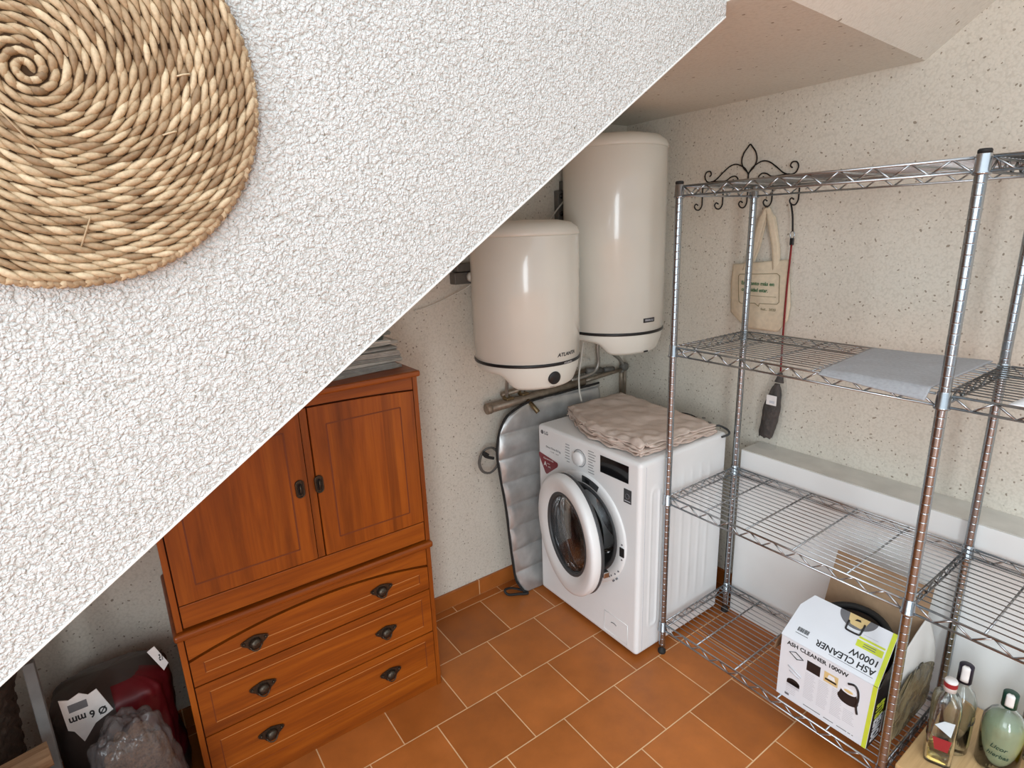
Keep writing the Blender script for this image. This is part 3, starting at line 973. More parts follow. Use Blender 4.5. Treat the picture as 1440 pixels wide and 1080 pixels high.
    c = Vector((-.311, -.486, .483)) - wv * .008; Rr = .248
    d = M(m_white)
    d.lathe([(.226, -.055), (.239, -.050), (.2455, -.030), (.247, -.012), (.242, -.002), (.231, .002), (.195, -.003), (.172, -.014)], c, nv, 72, close=False)
    door = d.build('door', None, t, tuple(c))
    M(m_greyrub).lathe([(.229, -.052), (.242, -.048), (.245, -.044), (.245, -.036), (.242, -.033)], c + nv * -.004, nv, 72, close=False).build('inner_rim', None, door)
    M(m_steel).lathe([(.230, -.057), (.20, -.062), (.16, -.060), (.158, -.045)], c, nv, 72, close=False).build('inner_frame', None, door)
    M(m_greyrub).lathe([(.172, -.014), (.166, -.011), (.160, -.016), (.158, -.030)], c, nv, 72, close=False).build('trim_ring', None, door)
    M(m_doorglass).lathe([(.160, -.020), (.159, -.045), (.150, -.085), (.128, -.118), (.09, -.138), (.045, -.146), (0, -.148), (0, -.142), (.044, -.140), (.088, -.132), (.123, -.113), (.144, -.083), (.153, -.045), (.154, -.020)], c, nv, 64).build('glass_bowl', None, door)
    hb = M(m_steel).box(-.03, .03, -.05, .05, -.012, .012, .004, tf=lambda p: c - wv * .235 - nv * .062 + wv * p[0] + Vector((0, 0, p[1])) + nv * p[2])
    hb.build('hinge', None, door)
    M(m_steel).box(-.014, .014, -.012, .012, -.012, .012, .003, tf=lambda p: c + wv * .228 - nv * .062 + Vector((0, 0, -.06)) + wv * p[0] + Vector((0, 0, p[1])) + nv * p[2]).build('catch', None, door)
    return t


def F_shift(F, x, y):
    return lambda p: F(Vector((p[0] + x, p[1] + y, p[2])))


washer()


def sheet_on_washer():
    b = M(m_beige)
    A, B_, C_, D_ = Vector((-.02, -.185, 0)), Vector((.325, -.185, 0)), Vector((.268, -.766, 0)), Vector((-.150, -.738, 0))
    zb = .8485
    for k in range(5):
        sh = Vector((.006 * sin(k * 2.1), .007 * cos(k * 1.7), 0))
        def f(u, v, k=k, sh=sh):
            # v runs from the back edge to the front edge; the left rim bows outwards
            l = A.lerp(D_, v) + Vector((-.055 * sin(pi * min(1, v * 1.05)) ** 1.2, 0, 0)); r = B_.lerp(C_, v)
            p = l.lerp(r, u) + sh
            edge = min(u, 1 - u, v, 1 - v)
            z = zb + .010 * k + .004
            z += .0060 * noise.noise((p.x * 9, p.y * 9, k * 3.1)) + .0045 * noise.noise((p.x * 24, p.y * 19, k * 1.7))
            fr = exp(-((1 - v) / .10)) + exp(-(u / .12))
            z += .020 * fr * noise.noise((p.x * 30, p.y * 27, 5 + k)) + .010 * abs(noise.noise((p.x * 11 + p.y * 4, p.y * 9, 3)))
            z += (.010 * k) * 0.35 * (1 - min(1, edge / .05)) * -1
            if k == 4: z += .004 * abs(noise.noise((p.x * 6 + p.y * 5, p.y * 3, 2)))
            z = max(z, zb + .009 * k + .0055)
            jag = .018 * noise.noise((u * 7, v * 9, k * 9.3)) * (1 - min(1, edge / .06))
            return (p.x + jag, p.y + jag * .6, z)
        b.grid(60, 60, f, .0052)
    # eyelets at the right-hand corners
    b.mat(m_boxgrey)
    for p in ((.285, -.69, .899), (.262, -.735, .895), (-.005, -.205, .896)):
        b.lathe([(.004, 0), (.007, .001), (.008, .0025), (.007, .004), (.004, .0045)], p, (0, 0, 1), 14, close=False)
    o = b.build('folded_sheet', None, None, (.10, -.46, zb))
    tag(o, 'crumpled beige folded sheet lying on top of the washing machine', 'folded sheet')


sheet_on_washer()


# ------------------------------------------------------------------ silver quilted cover
def quilt():
    t = thing('quilted_cover', (-.05, -.06, 0), 'silver quilted cover with black piping leaning on the wall behind the washing machine', 'quilted cover')
    prof = [(0, -.262), (.05, -.288), (.10, -.302), (.277, -.319), (.45, -.326), (.60, -.345), (.72, -.356), (.80, -.342), (.85, -.318), (.885, -.285), (.91, -.225), (.925, -.15)]
    def xl(z):
        for (za, xa), (zb_, xb) in zip(prof, prof[1:]):
            if z <= zb_: return xa + (xb - xa) * (z - za) / (zb_ - za)
        return prof[-1][1]
    def yy(z):
        return -.118 + .036 * z / .925 + (-.02 * exp(-z / .05))
    def f(u, v):
        z = .925 * v + .004; x0 = xl(.925 * v); x1 = .27
        x = x0 + (x1 - x0) * u
        zz = z + .02 * (x + .3)
        puff = abs(sin(pi * zz / .1155)) ** .45 * .015
        puff *= min(1, u * 25)
        wob = .006 * noise.noise((x * 12, z * 9, 0)) + .012 * noise.noise((x * 4, z * 4, 3)) * (1 - v) ** .5
        return (x, yy(z) - puff - wob, z)
    M(m_silver).grid(60, 170, f, .004).build('quilted_panel', None, t)
    pts = [Vector((x - .002, yy(z) - .004 - .012 * noise.noise((x * 4, z * 4, 3)) * (1 - z / .925) ** .5, z + .004)) for z, x in prof] + [Vector((0, -.086, .932)), Vector((.27, -.085, .936))]
    M(m_rubber).tube(pts, .0055, 8, 6).build('piping', None, t)
    M(m_rubber).tube([(-.258, -.155, .008), (-.30, -.135, .010), (-.345, -.115, .016), (-.352, -.10, .035), (-.315, -.10, .030), (-.272, -.125, .014)], .006, 8, 6, closed=True, flat=.6).build('strap_loop', None, t)
    # coiled tie at the side
    t2 = M(m_rubber).tube([(-.36, -.07, .70), (-.395, -.06, .715), (-.405, -.06, .735), (-.385, -.065, .72)], .007, 8, 5)
    t2.mat(m_boxgrey).tube([(-.37 - .055 * cos(a) * (1 if i < 13 else .9), -.045 - .003 * (i % 2), .685 + .06 * sin(a)) for i, a in enumerate([2 * pi * k / 12 for k in range(26)])], .005, 6, 2)
    o = t2.build('coiled_hose', None, None, (-.40, -.045, .70))
    tag(o, 'small grey hose coil hanging on the wall left of the silver cover', 'hose')


quilt()


# ------------------------------------------------------------------ wire shelving
SX0, SX1, SY0, SY1, SY2 = -.060, .3635, -.7975, -1.602, -2.41
SZ = [.138, .6965, 1.2685, 1.8005]


def post(parent, x, y, h=1.815):
    prof = [(.0125, .03)]
    z = .045
    while z < h - .02:
        prof += [(.0125, z - .0024), (.0125, z - .0012), (.0119, z - .0005), (.0119, z + .0005), (.0125, z + .0012), (.0125, z + .0024)]
        z += .0254
    prof += [(.0125, h)]
    p = M(m_chrome).lathe(prof, (x, y, 0), (0, 0, 1), 20).build('post', None, parent)
    M(m_rubber).lathe([(.0135, h - .006), (.0135, h), (.011, h + .003), (0, h + .004)], (x, y, 0), (0, 0, 1), 16).build('cap', None, p)
    M(m_rubber).lathe([(.015, 0), (.016, .004), (.016, .012), (.010, .018), (.010, .032)], (x, y, 0), (0, 0, 1), 16).build('foot', None, p)
    for sz in SZ:
        M(m_chrome).lathe([(.0165, sz - .036), (.0185, sz - .034), (.0185, sz - .031), (.016, sz - .028), (.0145, sz + .006), (.0128, sz + .008)], (x, y, 0), (0, 0, 1), 18, close=False).build('collar', None, p)
    return p


def wire_shelf(parent, z, y0, y1):
    e = .017
    b = M(m_wire)
    n = 16
    for i in range(1, n):
        x = SX0 + (SX1 - SX0) * i / n
        b.cyl((x, y0 - .002, z + .0045), (x, y1 + .002, z + .0045), .0017, 6)
    for k in range(1, 5):
        y = y0 + (y1 - y0) * (k / 5 if k else 0)
        b.cyl((SX0, y, z - .0005), (SX1, y, z - .0005), .003, 8)
    sh = b.build('wire_shelf', None, parent)
    b = M(m_wire)
    dz = .029
    for (xa, ya, xb, yb, per) in ((SX0, y0 - e, SX0, y1 + e, .08), (SX1, y0 - e, SX1, y1 + e, .08), (SX0 + e, y0, SX1 - e, y0, .072), (SX0 + e, y1, SX1 - e, y1, .072)):
        a = Vector((xa, ya, z)); c = Vector((xb, yb, z)); L = (c - a).length; d = (c - a) / L
        b.cyl(a, c, .0033, 8); b.cyl(a - Vector((0, 0, dz)), c - Vector((0, 0, dz)), .0033, 8)
        m = max(2, int(round(L / (per / 2))))
        for i in range(m):
            p = a + d * L * i / m; q = a + d * L * (i + 1) / m
            u, v = (0, dz) if i % 2 == 0 else (dz, 0)
            b.cyl(p - Vector((0, 0, u)), q - Vector((0, 0, v)), .0026, 6)
    b.build('edge_truss', None, sh)
    return sh


def shelving():
    t = thing('wire_shelving_unit', ((SX0 + SX1) / 2, SY1, 0), 'tall chrome wire shelving unit of two bays along the right wall', 'shelving unit')
    for y in (SY0, SY1, SY2):
        for x in (SX0, SX1): post(t, x, y)
    for z in SZ:
        wire_shelf(t, z, SY0, SY1)
        wire_shelf(t, z, SY1, SY2)
    return t


shelving()

# low white boxed board behind the shelving
tb = thing('white_panel', (.46, -1.7, 0), 'long low white panel standing against the right wall behind the shelving', 'panel')
M(m_panel).box(.388, WX - .001, -2.9, -.806, 0, .768, .002).build('board', None, tb)
M(m_paneltop).box(.3885, WX - .001, -2.9, -.8065, .7682, .772, .001).build('top_edge', None, tb)

# grey felt mat
def mats():
    b = M(m_felt)
    P_ = [Vector((-.094, -1.318, 0)), Vector((.300, -1.285, 0)), Vector((.340, -1.582, 0)), Vector((-.094, -1.575, 0))]
    z0 = SZ[2] + .0085
    def f(u, v):
        p = (P_[0].lerp(P_[1], u)).lerp(P_[3].lerp(P_[2], u), v)
        z = z0 + .0035 + .0022 * noise.noise((p.x * 14, p.y * 14, 1))
        x = p.x
        if x < -.066:                                  # the front edge droops over the rim
            k = (-.066 - x)
            z -= k * (.35 + .6 * v) 
        return (x, p.y, z)
    o = b.grid(60, 44, f, .003).build('felt_mat', None, None, (.14, -1.45, z0))
    tag(o, 'grey felt mat draped on the upper middle shelf of the left bay', 'mat')
    b = M(m_paper)
    def g(u, v):
        x = -.085 + .20 * u; y = -1.728 - .26 * v - .02 * u
        return (x, y, SZ[2] + .010 + .0015 * noise.noise((x * 12, y * 12, 4)))
    o = b.grid(20, 20, g, .0016).build('paper_sheet', None, None, (0, -1.85, SZ[2] + .01))
    tag(o, 'white sheet of paper on the upper middle shelf at the right edge', 'paper')


mats()


# ------------------------------------------------------------------ coat hook, tote bag, red strap, wrapped bundle
def hook_rack():
    X = WX - .012
    t = thing('hook_rack', (X, -.668, 1.82), 'black wrought iron scrolled hook rack with five hooks on right wall', 'hook rack')
    yc = -.668
    P2 = lambda L: [(X, y, z) for y, z in L]
    mir = lambda L: [(2 * yc - y, z) for y, z in L]
    b = M(m_blackiron)
    leaf = [(yc, 1.836), (yc + .002, 1.866), (yc + .024, 1.889), (yc + .033, 1.915), (yc + .026, 1.942), (yc + .010, 1.963), (yc, 1.973), (yc - .010, 1.963), (yc - .026, 1.942), (yc - .033, 1.915), (yc - .024, 1.889), (yc - .002, 1.866), (yc, 1.836)]
    b.tube(P2(leaf), .0028, 7, 5)
    b.build('leaf', None, t)
    sweep = [(yc + .002, 1.866), (yc + .02, 1.889), (yc + .055, 1.905), (yc + .085, 1.900), (yc + .115, 1.880), (yc + .145, 1.856), (yc + .172, 1.846), (yc + .194, 1.852), (yc + .203, 1.872), (yc + .195, 1.888), (yc + .178, 1.889), (yc + .172, 1.877), (yc + .180, 1.869)]
    low = [(yc + .200, 1.832), (yc + .185, 1.842), (yc + .165, 1.848), (yc + .130, 1.846), (yc + .100, 1.846), (yc + .078, 1.858), (yc + .058, 1.860), (yc + .045, 1.848), (yc + .052, 1.836), (yc + .066, 1.838), (yc + .066, 1.849)]
    for L in (sweep, low):
        for q in (L, mir(L)):
            M(m_blackiron).tube(P2(q), .0027, 7, 5).build('scroll', None, t)
    M(m_blackiron).tube([(X, yc + .215, 1.826), (X, yc - .215, 1.826)], .0032, 8).build('bar', None, t)
    for y in (-.457, -.558, -.670, -.776, -.882):
        L = [(X, y, 1.826), (X, y, 1.775), (X - .002, y, 1.752), (X - .012, y + .004, 1.737), (X - .022, y + .013, 1.738), (X - .026, y + .019, 1.751), (X - .020, y + .016, 1.761), (X - .013, y + .010, 1.755)]
        M(m_blackiron).tube(L, .0028, 7, 5).build('hook', None, t)


hook_rack()


def tote():
    X = WX - .010
    t = thing('tote_bag', (X, -.76, 1.27), 'natural cotton tote bag with green speech-bubble print hanging on rack', 'bag')
    out = [(-.632, 1.512), (-.628, 1.42), (-.636, 1.312), (-.668, 1.283), (-.712, 1.252), (-.78, 1.255), (-.850, 1.262), (-.888, 1.302), (-.894, 1.36), (-.882, 1.45), (-.870, 1.536)]
    def edge(z, left):
        L = [(1.512, -.632), (1.42, -.628), (1.312, -.636), (1.252, -.712)] if left else [(1.536, -.870), (1.45, -.882), (1.36, -.894), (1.302, -.888), (1.255, -.85)]
        L = sorted(L)
        if z <= L[0][0]: return L[0][1]
        for (a, p), (b_, q) in zip(L, L[1:]):
            if z <= b_: return p + (q - p) * (z - a) / (b_ - a)
        return L[-1][1]
    def f(sgn):
        def g(u, v):
            zt = 1.512 + .024 * u
            z = 1.254 + (zt - 1.254) * v
            y = edge(z, True) + (edge(z, False) - edge(z, True)) * u
            bul = .016 * (sin(pi * u) ** .6) * (sin(pi * min(1, v * .9 + .08)) ** .6)
            bul += .004 * noise.noise((y * 14, z * 14, 2))
            return (X - .012 - (bul if sgn > 0 else -.5 * bul), y, z)
        return g
    b = M(m_tote).grid(36, 36, f(1), .0015)
    b.build('front_panel', None, t)
    M(m_tote).grid(36, 36, f(-1), .0015).build('back_panel', None, t)
    for dx, (ya, yb) in ((-.016, (-.695, -.825)), (-.004, (-.70, -.822))):
        hb = M(m_tote)
        P_ = [Vector((X + dx, ya, 1.49)), Vector((X + dx, ya - .03, 1.58)), Vector((X + dx - .004, -.752, 1.69)), Vector((X - .016, -.768, 1.734)), Vector((X + dx - .004, -.788, 1.69)), Vector((X + dx, yb + .01, 1.58)), Vector((X + dx, yb, 1.49))]
        Q = []
        for i in range(len(P_) - 1):
            for k in range(6): Q.append(P_[i].lerp(P_[i + 1], k / 6))
        Q.append(P_[-1])
        def g(u, v):
            p = Q[int(round(v * (len(Q) - 1)))]
            wd = .014 if abs(p.z - 1.734) > .03 else .009
            return (p.x - .004 * (u - .5), p.y + (u - .5) * 2 * wd, p.z)
        hb.grid(4, len(Q), g, .0016)
        hb.build('handle', None, t)
    # printed speech bubble and words
    Fp = lambda y, z: (lambda p: Vector((X - .012 - .016 * (sin(pi * min(max((-.63 - (y - p[0])) / .25, .02), .98)) ** .6) * (sin(pi * min(1, ((z + p[1]) - 1.254) / .27 * .9 + .08)) ** .6) - .0035 - p[2], y - p[0], z + p[1])))
    b = M(m_brownink)
    tfb = Fp(0, 0)
    bub = [(.668, 1.466), (.675, 1.474), (.835, 1.482), (.846, 1.474), (.853, 1.372), (.845, 1.364), (.775, 1.362), (.772, 1.350), (.755, 1.362), (.690, 1.356), (.680, 1.364)]
    dense = []
    for i in range(len(bub)):
        a, c = bub[i], bub[(i + 1) % len(bub)]
        for k in range(6): dense.append((a[0] + (c[0] - a[0]) * k / 6, a[1] + (c[1] - a[1]) * k / 6, 0))
    b.tube([tfb(Vector(p)) for p in dense], .0011, 5, closed=True)
    b.tube([tfb(Vector((.70 + .14 * k / 8, 1.391, 0))) for k in range(9)], .0008, 5)
    b.text('feel... 2020', .014, Fp(-.782, 1.340), .0006, 'LEFT', 1.0)
    b.mat(m_green).text('En cuanto más en', .0205, Fp(-.686, 1.440), .0008, 'LEFT', .98, .0004)
    b.text('comunidad estar.', .0205, Fp(-.690, 1.414), .0008, 'LEFT', .82, .0004)
    b.build('print', None, t)


tote()


def strap_and_bundle():
    X = WX - .036
    t = thing('red_strap', (X, -.882, 1.10), 'dark red strap with black cord hanging from the last hook', 'strap')
    M(m_blackiron).tube([(X, -.868, 1.742), (X, -.878, 1.70), (X, -.884, 1.64)], .0035, 7, 4).build('cord', None, t)
    M(m_chrome).tube([(X, -.884 + .008 * cos(a), 1.628 + .014 * sin(a)) for a in [2 * pi * k / 14 for k in range(14)]], .002, 6, closed=True).build('ring', None, t)
    M(m_blackpl).box(X - .004, X + .004, -.892, -.877, 1.590, 1.616, .002).build('sleeve', None, t)
    M(m_red).tube([(X, -.884, 1.592), (X, -.881, 1.4), (X, -.883, 1.2), (X, -.886, 1.095)], .0075, 8, 5, flat=.45).build('webbing', None, t)
    t2 = thing('wrapped_bundle', (X, -.865, .77), 'dark brown bristly bundle in clear plastic hanging on the red strap', 'bundle')
    M(m_bundle).tube([(X, -.886, 1.095), (X, -.886, 1.075), (X - .003, -.885, 1.055)], lambda q: .007 + .012 * q, 8, 3).build('neck', None, t2)
    def f(u, v):
        a = 2 * pi * u
        z = .815 + .235 * v
        yc = -.852 + (-.884 + .852) * v
        r = .032 * (sin(pi * min(.98, .16 + v * .84)) ** .45)
        r *= 1 + .22 * noise.noise((cos(a) * 2, sin(a) * 2, z * 14)) + .10 * noise.noise((cos(a) * 6, sin(a) * 6, z * 40))
        return (X - .012 + r * .75 * cos(a), yc + r * 1.05 * sin(a), z + .012 * noise.noise((cos(a) * 2, sin(a) * 2, 7)) * (1 - v))
    M(m_bundle).grid(36, 40, f).build('bristles', None, t2)
    def g(u, v):
        a = 2 * pi * u
        z = .772 + .325 * v
        yc = -.856 + (-.886 + .856) * v
        r = .043 * (1 - max(0, (v - .72) / .28) ** 2 * .55)
        r *= 1 + .12 * noise.noise((cos(a) * 3, sin(a) * 3, z * 22))
        return (X - .012 + r * .72 * cos(a), yc + r * sin(a), z)
    M(m_film).grid(40, 40, g).build('plastic_wrap', None, t2)
    M(m_print).box(X - .0525, X - .050, -.908, -.866, .970, 1.010, .0005).build('white_tag', None, t2)
    M(m_faint).box(X - .0532, X - .0526, -.901, -.880, .978, .988).build('tag_print', None, t2)


strap_and_bundle()


# ------------------------------------------------------------------ carton of the ash cleaner
def carton():
    A = Vector((-.039, -1.267, SZ[0] + .0075))
    wv = Vector((.004, -1, 0)).normalized(); dv = Vector((wv.y * -1, wv.x, 0))     # width, depth
    W_, H_, D_ = .282, .226, .285
    t = thing('cardboard_box', tuple(A + wv * W_ / 2 + dv * D_ / 2), 'opened white and black appliance carton on the bottom shelf, flaps up', 'cardboard box')
    FF = lambda p: A + wv * p[0] + Vector((0, 0, p[1])) - dv * p[2]          # front face
    WT = .008                                                                   # the box gapes: wider at the rim
    FS = lambda p: A + wv * (W_ + WT * p[1] / H_) + dv * p[0] + Vector((0, 0, p[1])) + wv * p[2]   # right-hand side face
    th = .004
    # inner cardboard shell: floor and walls
    b = M(m_card)
    tfb = lambda p: A + wv * p[0] + dv * p[1] + Vector((0, 0, p[2]))
    b.box(0, W_, 0, D_, 0, th, tf=tfb)
    b.box(.0, th, 0, D_, 0, H_, tf=tfb); b.box(W_ - th, W_, 0, D_, 0, H_, tf=tfb)
    b.box(0, W_, 0, th, 0, H_, tf=tfb); b.box(0, W_, D_ - th, D_, 0, H_, tf=tfb)
    b.build('shell', None, t)
    # printed front
    f = M(m_boxwhite).prism([(0, 0), (W_, 0), (W_ + WT, H_), (0, H_)], .0012, FF)
    f.mat(m_lime).prism([(W_ - .013, .0), (W_ - .001, .0), (W_ + WT - .001, H_), (W_ + WT - .013, H_)], .0018, FF)
    f.mat(m_blackink).text('ASH CLEANER 1000W', .0195, lambda p: FF(Vector((p[0] + .020, p[1] + H_ - .016, p[2] + .0012))), .0006, 'LEFT', 1.0, .0005)
    # little pictures
    f.mat(m_boxblack).prism([(.088, .150), (.130, .150), (.130, .186), (.088, .186)], .0018, FF)
    f.mat(m_tan).prism([(.142, .148), (.184, .148), (.184, .184), (.142, .184)], .0018, FF)
    f.mat(m_boxblack).prism([(.146, .156), (.180, .156), (.180, .162), (.146, .162)], .0022, FF)
    f.mat(m_paper).prism([(.152, .164), (.176, .164), (.172, .178), (.156, .178)], .0022, FF)
    el = lambda cx, cy, rx, ry, n=24: [(cx + rx * cos(2 * pi * i / n), cy + ry * sin(2 * pi * i / n)) for i in range(n)]
    f.mat(m_boxblack).prism(el(.052, .072, .021, .013), .0018, FF)
    f.mat(m_boxblack).prism([(.031, .060), (.073, .060), (.073, .074), (.031, .074)], .0018, FF)
    f.mat(m_faint).prism([(.031, .052), (.073, .052), (.073, .062), (.031, .062)], .0022, FF)
    f.mat(m_blackink).tube([FF(Vector((x, y, .002))) for x, y in ((.030, .180), (.050, .190), (.076, .176), (.056, .166))], .0016, 5, closed=True)
    f.mat(m_faint).tube([FF(Vector((x, y, .002))) for x, y in ((.030, .128), (.060, .116), (.076, .108))], .0022, 5)
    f.mat(m_faint).tube([FF(Vector((x, y, .002))) for x, y in ((.036, .112), (.070, .100))], .0018, 5)
    # the machine itself: drum, pale lid, curved hose
    f.mat(m_boxblack).prism(el(.216, .132, .030, .020), .0018, FF).prism([(.187, .132), (.245, .132), (.238, .160), (.195, .160)], .002, FF)
    f.mat(m_paper).prism(el(.216, .160, .022, .010), .0024, FF)
    f.mat(m_tan).prism(el(.216, .160, .013, .005), .0028, FF)
    f.mat(m_boxblack).tube([FF(Vector((x, y, .002))) for x, y in ((.212, .186), (.230, .192), (.241, .178), (.244, .150), (.241, .125), (.246, .100))], .0035, 6, 5)
    # columns of small print
    f.mat(m_faint)
    rnd = random.Random(9)
    for cx_ in (.086, .128, .170, .208):
        for k in range(16):
            z = .138 - k * .0062 if cx_ < .19 else .092 - k * .0062
            if z < .045 - (.012 if cx_ < .2 else 0): break
            wl = .027 + .008 * rnd.random()
            f.prism([(cx_, z), (cx_ + wl, z), (cx_ + wl, z + .0022), (cx_, z + .0022)], .0014, FF)
    for k in range(4):
        f.prism([(.03, .046 - k * .007), (.06 + .01 * rnd.random(), .046 - k * .007), (.06, .0485 - k * .007), (.03, .0485 - k * .007)], .0014, FF)
    f.mat(m_ink).prism([(.028, .014), (.042, .014), (.042, .022), (.028, .022)], .0016, FF)
    for x0, x1 in ((.09, .145), (.155, .185), (.195, .225), (.228, .236), (.240, .244)):
        f.prism([(x0, .0155), (x1, .0155), (x1, .018), (x0, .018)], .0016, FF)
    f.build('printed_front', None, t)
    # printed side: black with the maker's name
    s_ = M(m_boxblack).prism([(0, 0), (D_, 0), (D_, H_), (0, H_)], .0012, FS)
    s_.mat(m_faint).prism([(0.0, H_ - .003), (D_, H_ - .003), (D_, H_), (0, H_)], .0014, FS)
    def up(x, z): return lambda p: FS(Vector((x - p[1], z + p[0], p[2] + .0012)))
    s_.mat(m_paper).text('POWER', .076, up(.046, .010), .0008, 'LEFT', .33, .0012, .2)
    s_.mat(m_lime).text('PLUS', .076, up(.046, .098), .0008, 'LEFT', .33, .0012, .2)
    s_.mat(m_paper).prism([(.080, .012), (.092, .012), (.092, .09), (.080, .09)], .0018, FS)
    s_.build('printed_side', None, t)
    # front flap, tilted back over the opening, print the other way up
    q0 = FF(Vector((-.003, H_, 0))); 
    up_v = (dv * cos(radians(36)) + Vector((0, 0, 1)) * sin(radians(36))).normalized()
    FL_ = .170
    nrm = wv.cross(up_v); nrm = nrm if nrm.z > 0 else -nrm
    FLP = lambda p: q0 + wv * p[0] + up_v * p[1] + nrm * p[2]
    Wf = W_ + .011
    fp = M(m_boxwhite).prism([(0, 0), (Wf, 0), (Wf - .014, FL_), (.030, FL_), (.006, FL_ - .05)], .003, FLP)
    fp.mat(m_lime).prism([(Wf - .012, 0), (Wf - .0005, 0), (Wf - .0145, FL_), (Wf - .027, FL_)], .0038, FLP)
    FT = lambda x, y: (lambda p: FLP(Vector((x - p[0], y - p[1], p[2] + .003))))
    fp.mat(m_blackink).text('ASH CLEANER', .0275, FT(Wf - .022, .032), .0006, 'LEFT', .98, .0005)
    fp.text('1000W', .0275, FT(Wf - .022, .060), .0006, 'LEFT', .98, .0005)
    fp.prism([(.145, .0155), (Wf - .022, .0155), (Wf - .022, .0165), (.145, .0165)], .0036, FLP)
    fp.mat(m_lime).prism([(Wf - .098, .082), (Wf - .024, .082), (Wf - .026, .103), (Wf - .100, .103)], .0038, FLP)
    fp.prism([(Wf - .098, .108), (Wf - .026, .108), (Wf - .026, .114), (Wf - .098, .114)], .0038, FLP)
    fp.mat(m_ink)
    for k in range(2): fp.prism([(Wf - .08, .088 + k * .007), (Wf - .045, .088 + k * .007), (Wf - .045, .0905 + k * .007), (Wf - .08, .0905 + k * .007)], .0042, FLP)
    fp.mat(m_faint).prism([(Wf - .09, .122), (Wf - .05, .122), (Wf - .05, .124), (Wf - .09, .124)], .0038, FLP)
    # bar code
    fp.mat(m_blackink)
    x = .036
    while x < .072:
        wl = rnd.choice((.001, .0016, .0024)); fp.prism([(x, .036), (x + wl, .036), (x + wl, .050), (x, .050)], .0036, FLP); x += wl + rnd.choice((.001, .0014))
    fp.prism([(.034, .028), (.074, .028), (.074, .0295), (.034, .0295)], .0036, FLP)
    # picture of the lid with its handle hanging from the top edge
    half = [(.170 + .055 * cos(a), FL_ + .044 * sin(a)) for a in [pi + pi * i / 20 for i in range(21)]]
    fp.mat(m_ink).prism(half, .0036, FLP)
    fp.mat(m_tan).prism([(.143, FL_), (.202, FL_), (.197, FL_ - .022), (.187, FL_ - .036), (.158, FL_ - .034), (.148, FL_ - .022)], .0042, FLP)
    fp.mat(m_boxblack).prism([(.164, FL_ - .018), (.182, FL_ - .016), (.178, FL_ - .010), (.168, FL_ - .011)], .0048, FLP)
    fp.tube([FLP(Vector((x_, y_, .0045))) for x_, y_ in ((.151, FL_ - .026), (.151, FL_ - .050), (.157, FL_ - .056), (.187, FL_ - .056), (.194, FL_ - .050), (.194, FL_ - .018))], .003, 6, 3)
    fp.build('front_flap', None, t)
    # back flap standing, brown inner side to the viewer
    qb = tfb(Vector((0, D_, H_)))
    ub = (Vector((0, 0, 1)) + dv * .10).normalized(); nb = -dv
    b = M(m_card).prism([(-.004, 0), (W_ + .01, 0), (W_ + .016, .205), (.012, .205)], .003, lambda p: qb + wv * p[0] + ub * p[1] + nb * p[2])
    b.build('back_flap', None, t)
    # left flap hanging outside
    ql = tfb(Vector((0, 0.02, H_ - .004)))
    b = M(m_card).grid(10, 10, lambda u, v: ql + dv * (.24 * u + .02 * v) - wv * (.006 + .030 * sin(v * pi / 2) + .008 * v) - Vector((0, 0, .10 * v)), .003)
    b.build('left_flap', None, t)
    # right flap: black gusset at the front, white lining bulging outwards behind it
    qr = tfb(Vector((W_, 0, H_)))
    b = M(m_boxblack).prism([(0, 0), (.150, 0), (.150, .040), (.105, .070)], .0025, lambda p: qr + wv * (WT + .002) + dv * p[0] + Vector((0, 0, p[1])) + wv * p[2])
    b.build('gusset_flap', None, t)
    def lin(u, v):
        d_ = .075 + .24 * u
        o = .006 + .026 * sin(v * pi * .62) * (0.35 + .65 * u)
        z = H_ + .10 * (1 - v) * u - .075 * v + .012 * sin(u * pi)
        return qr + dv * (d_ + .02 * v) + wv * (WT + o - .004 * (1 - v)) + Vector((0, 0, z - H_))
    M(m_cardlight).grid(24, 20, lin, .002).build('right_flap', None, t)
    # appliance inside
    c = tfb(Vector((W_ / 2 + .004, D_ / 2 + .002, 0)))
    t2 = thing('ash_cleaner', tuple(c), 'black round drum of an ash cleaner inside the open carton', 'ash cleaner')
    c = c + Vector((0, 0, .005))
    M(m_blackpl).lathe([(.105, 0), (.118, .02), (.122, .16), (.122, .17)], c, (0, 0, 1), 48).build('drum', None, t2)
    tl = (Vector((0, 0, 1)) - dv * .33).normalized()
    cl = c + Vector((0, 0, .222)) + dv * .004
    M(m_gloss).lathe([(.10, -.03), (.118, -.012), (.124, .0), (.124, .016), (.118, .024), (.09, .032), (.04, .038), (0, .039)], cl, tl, 48).build('lid', None, t2)
    q_ = Vector((0, 0, 1)).rotation_difference(tl)
    M(m_rubber).tube([cl + q_ @ Vector((.108 * cos(a), .108 * sin(a), .030)) for a in [2 * pi * k / 40 for k in range(40)]], .011, 8, closed=True).build('hose_ring', None, t2)


carton()


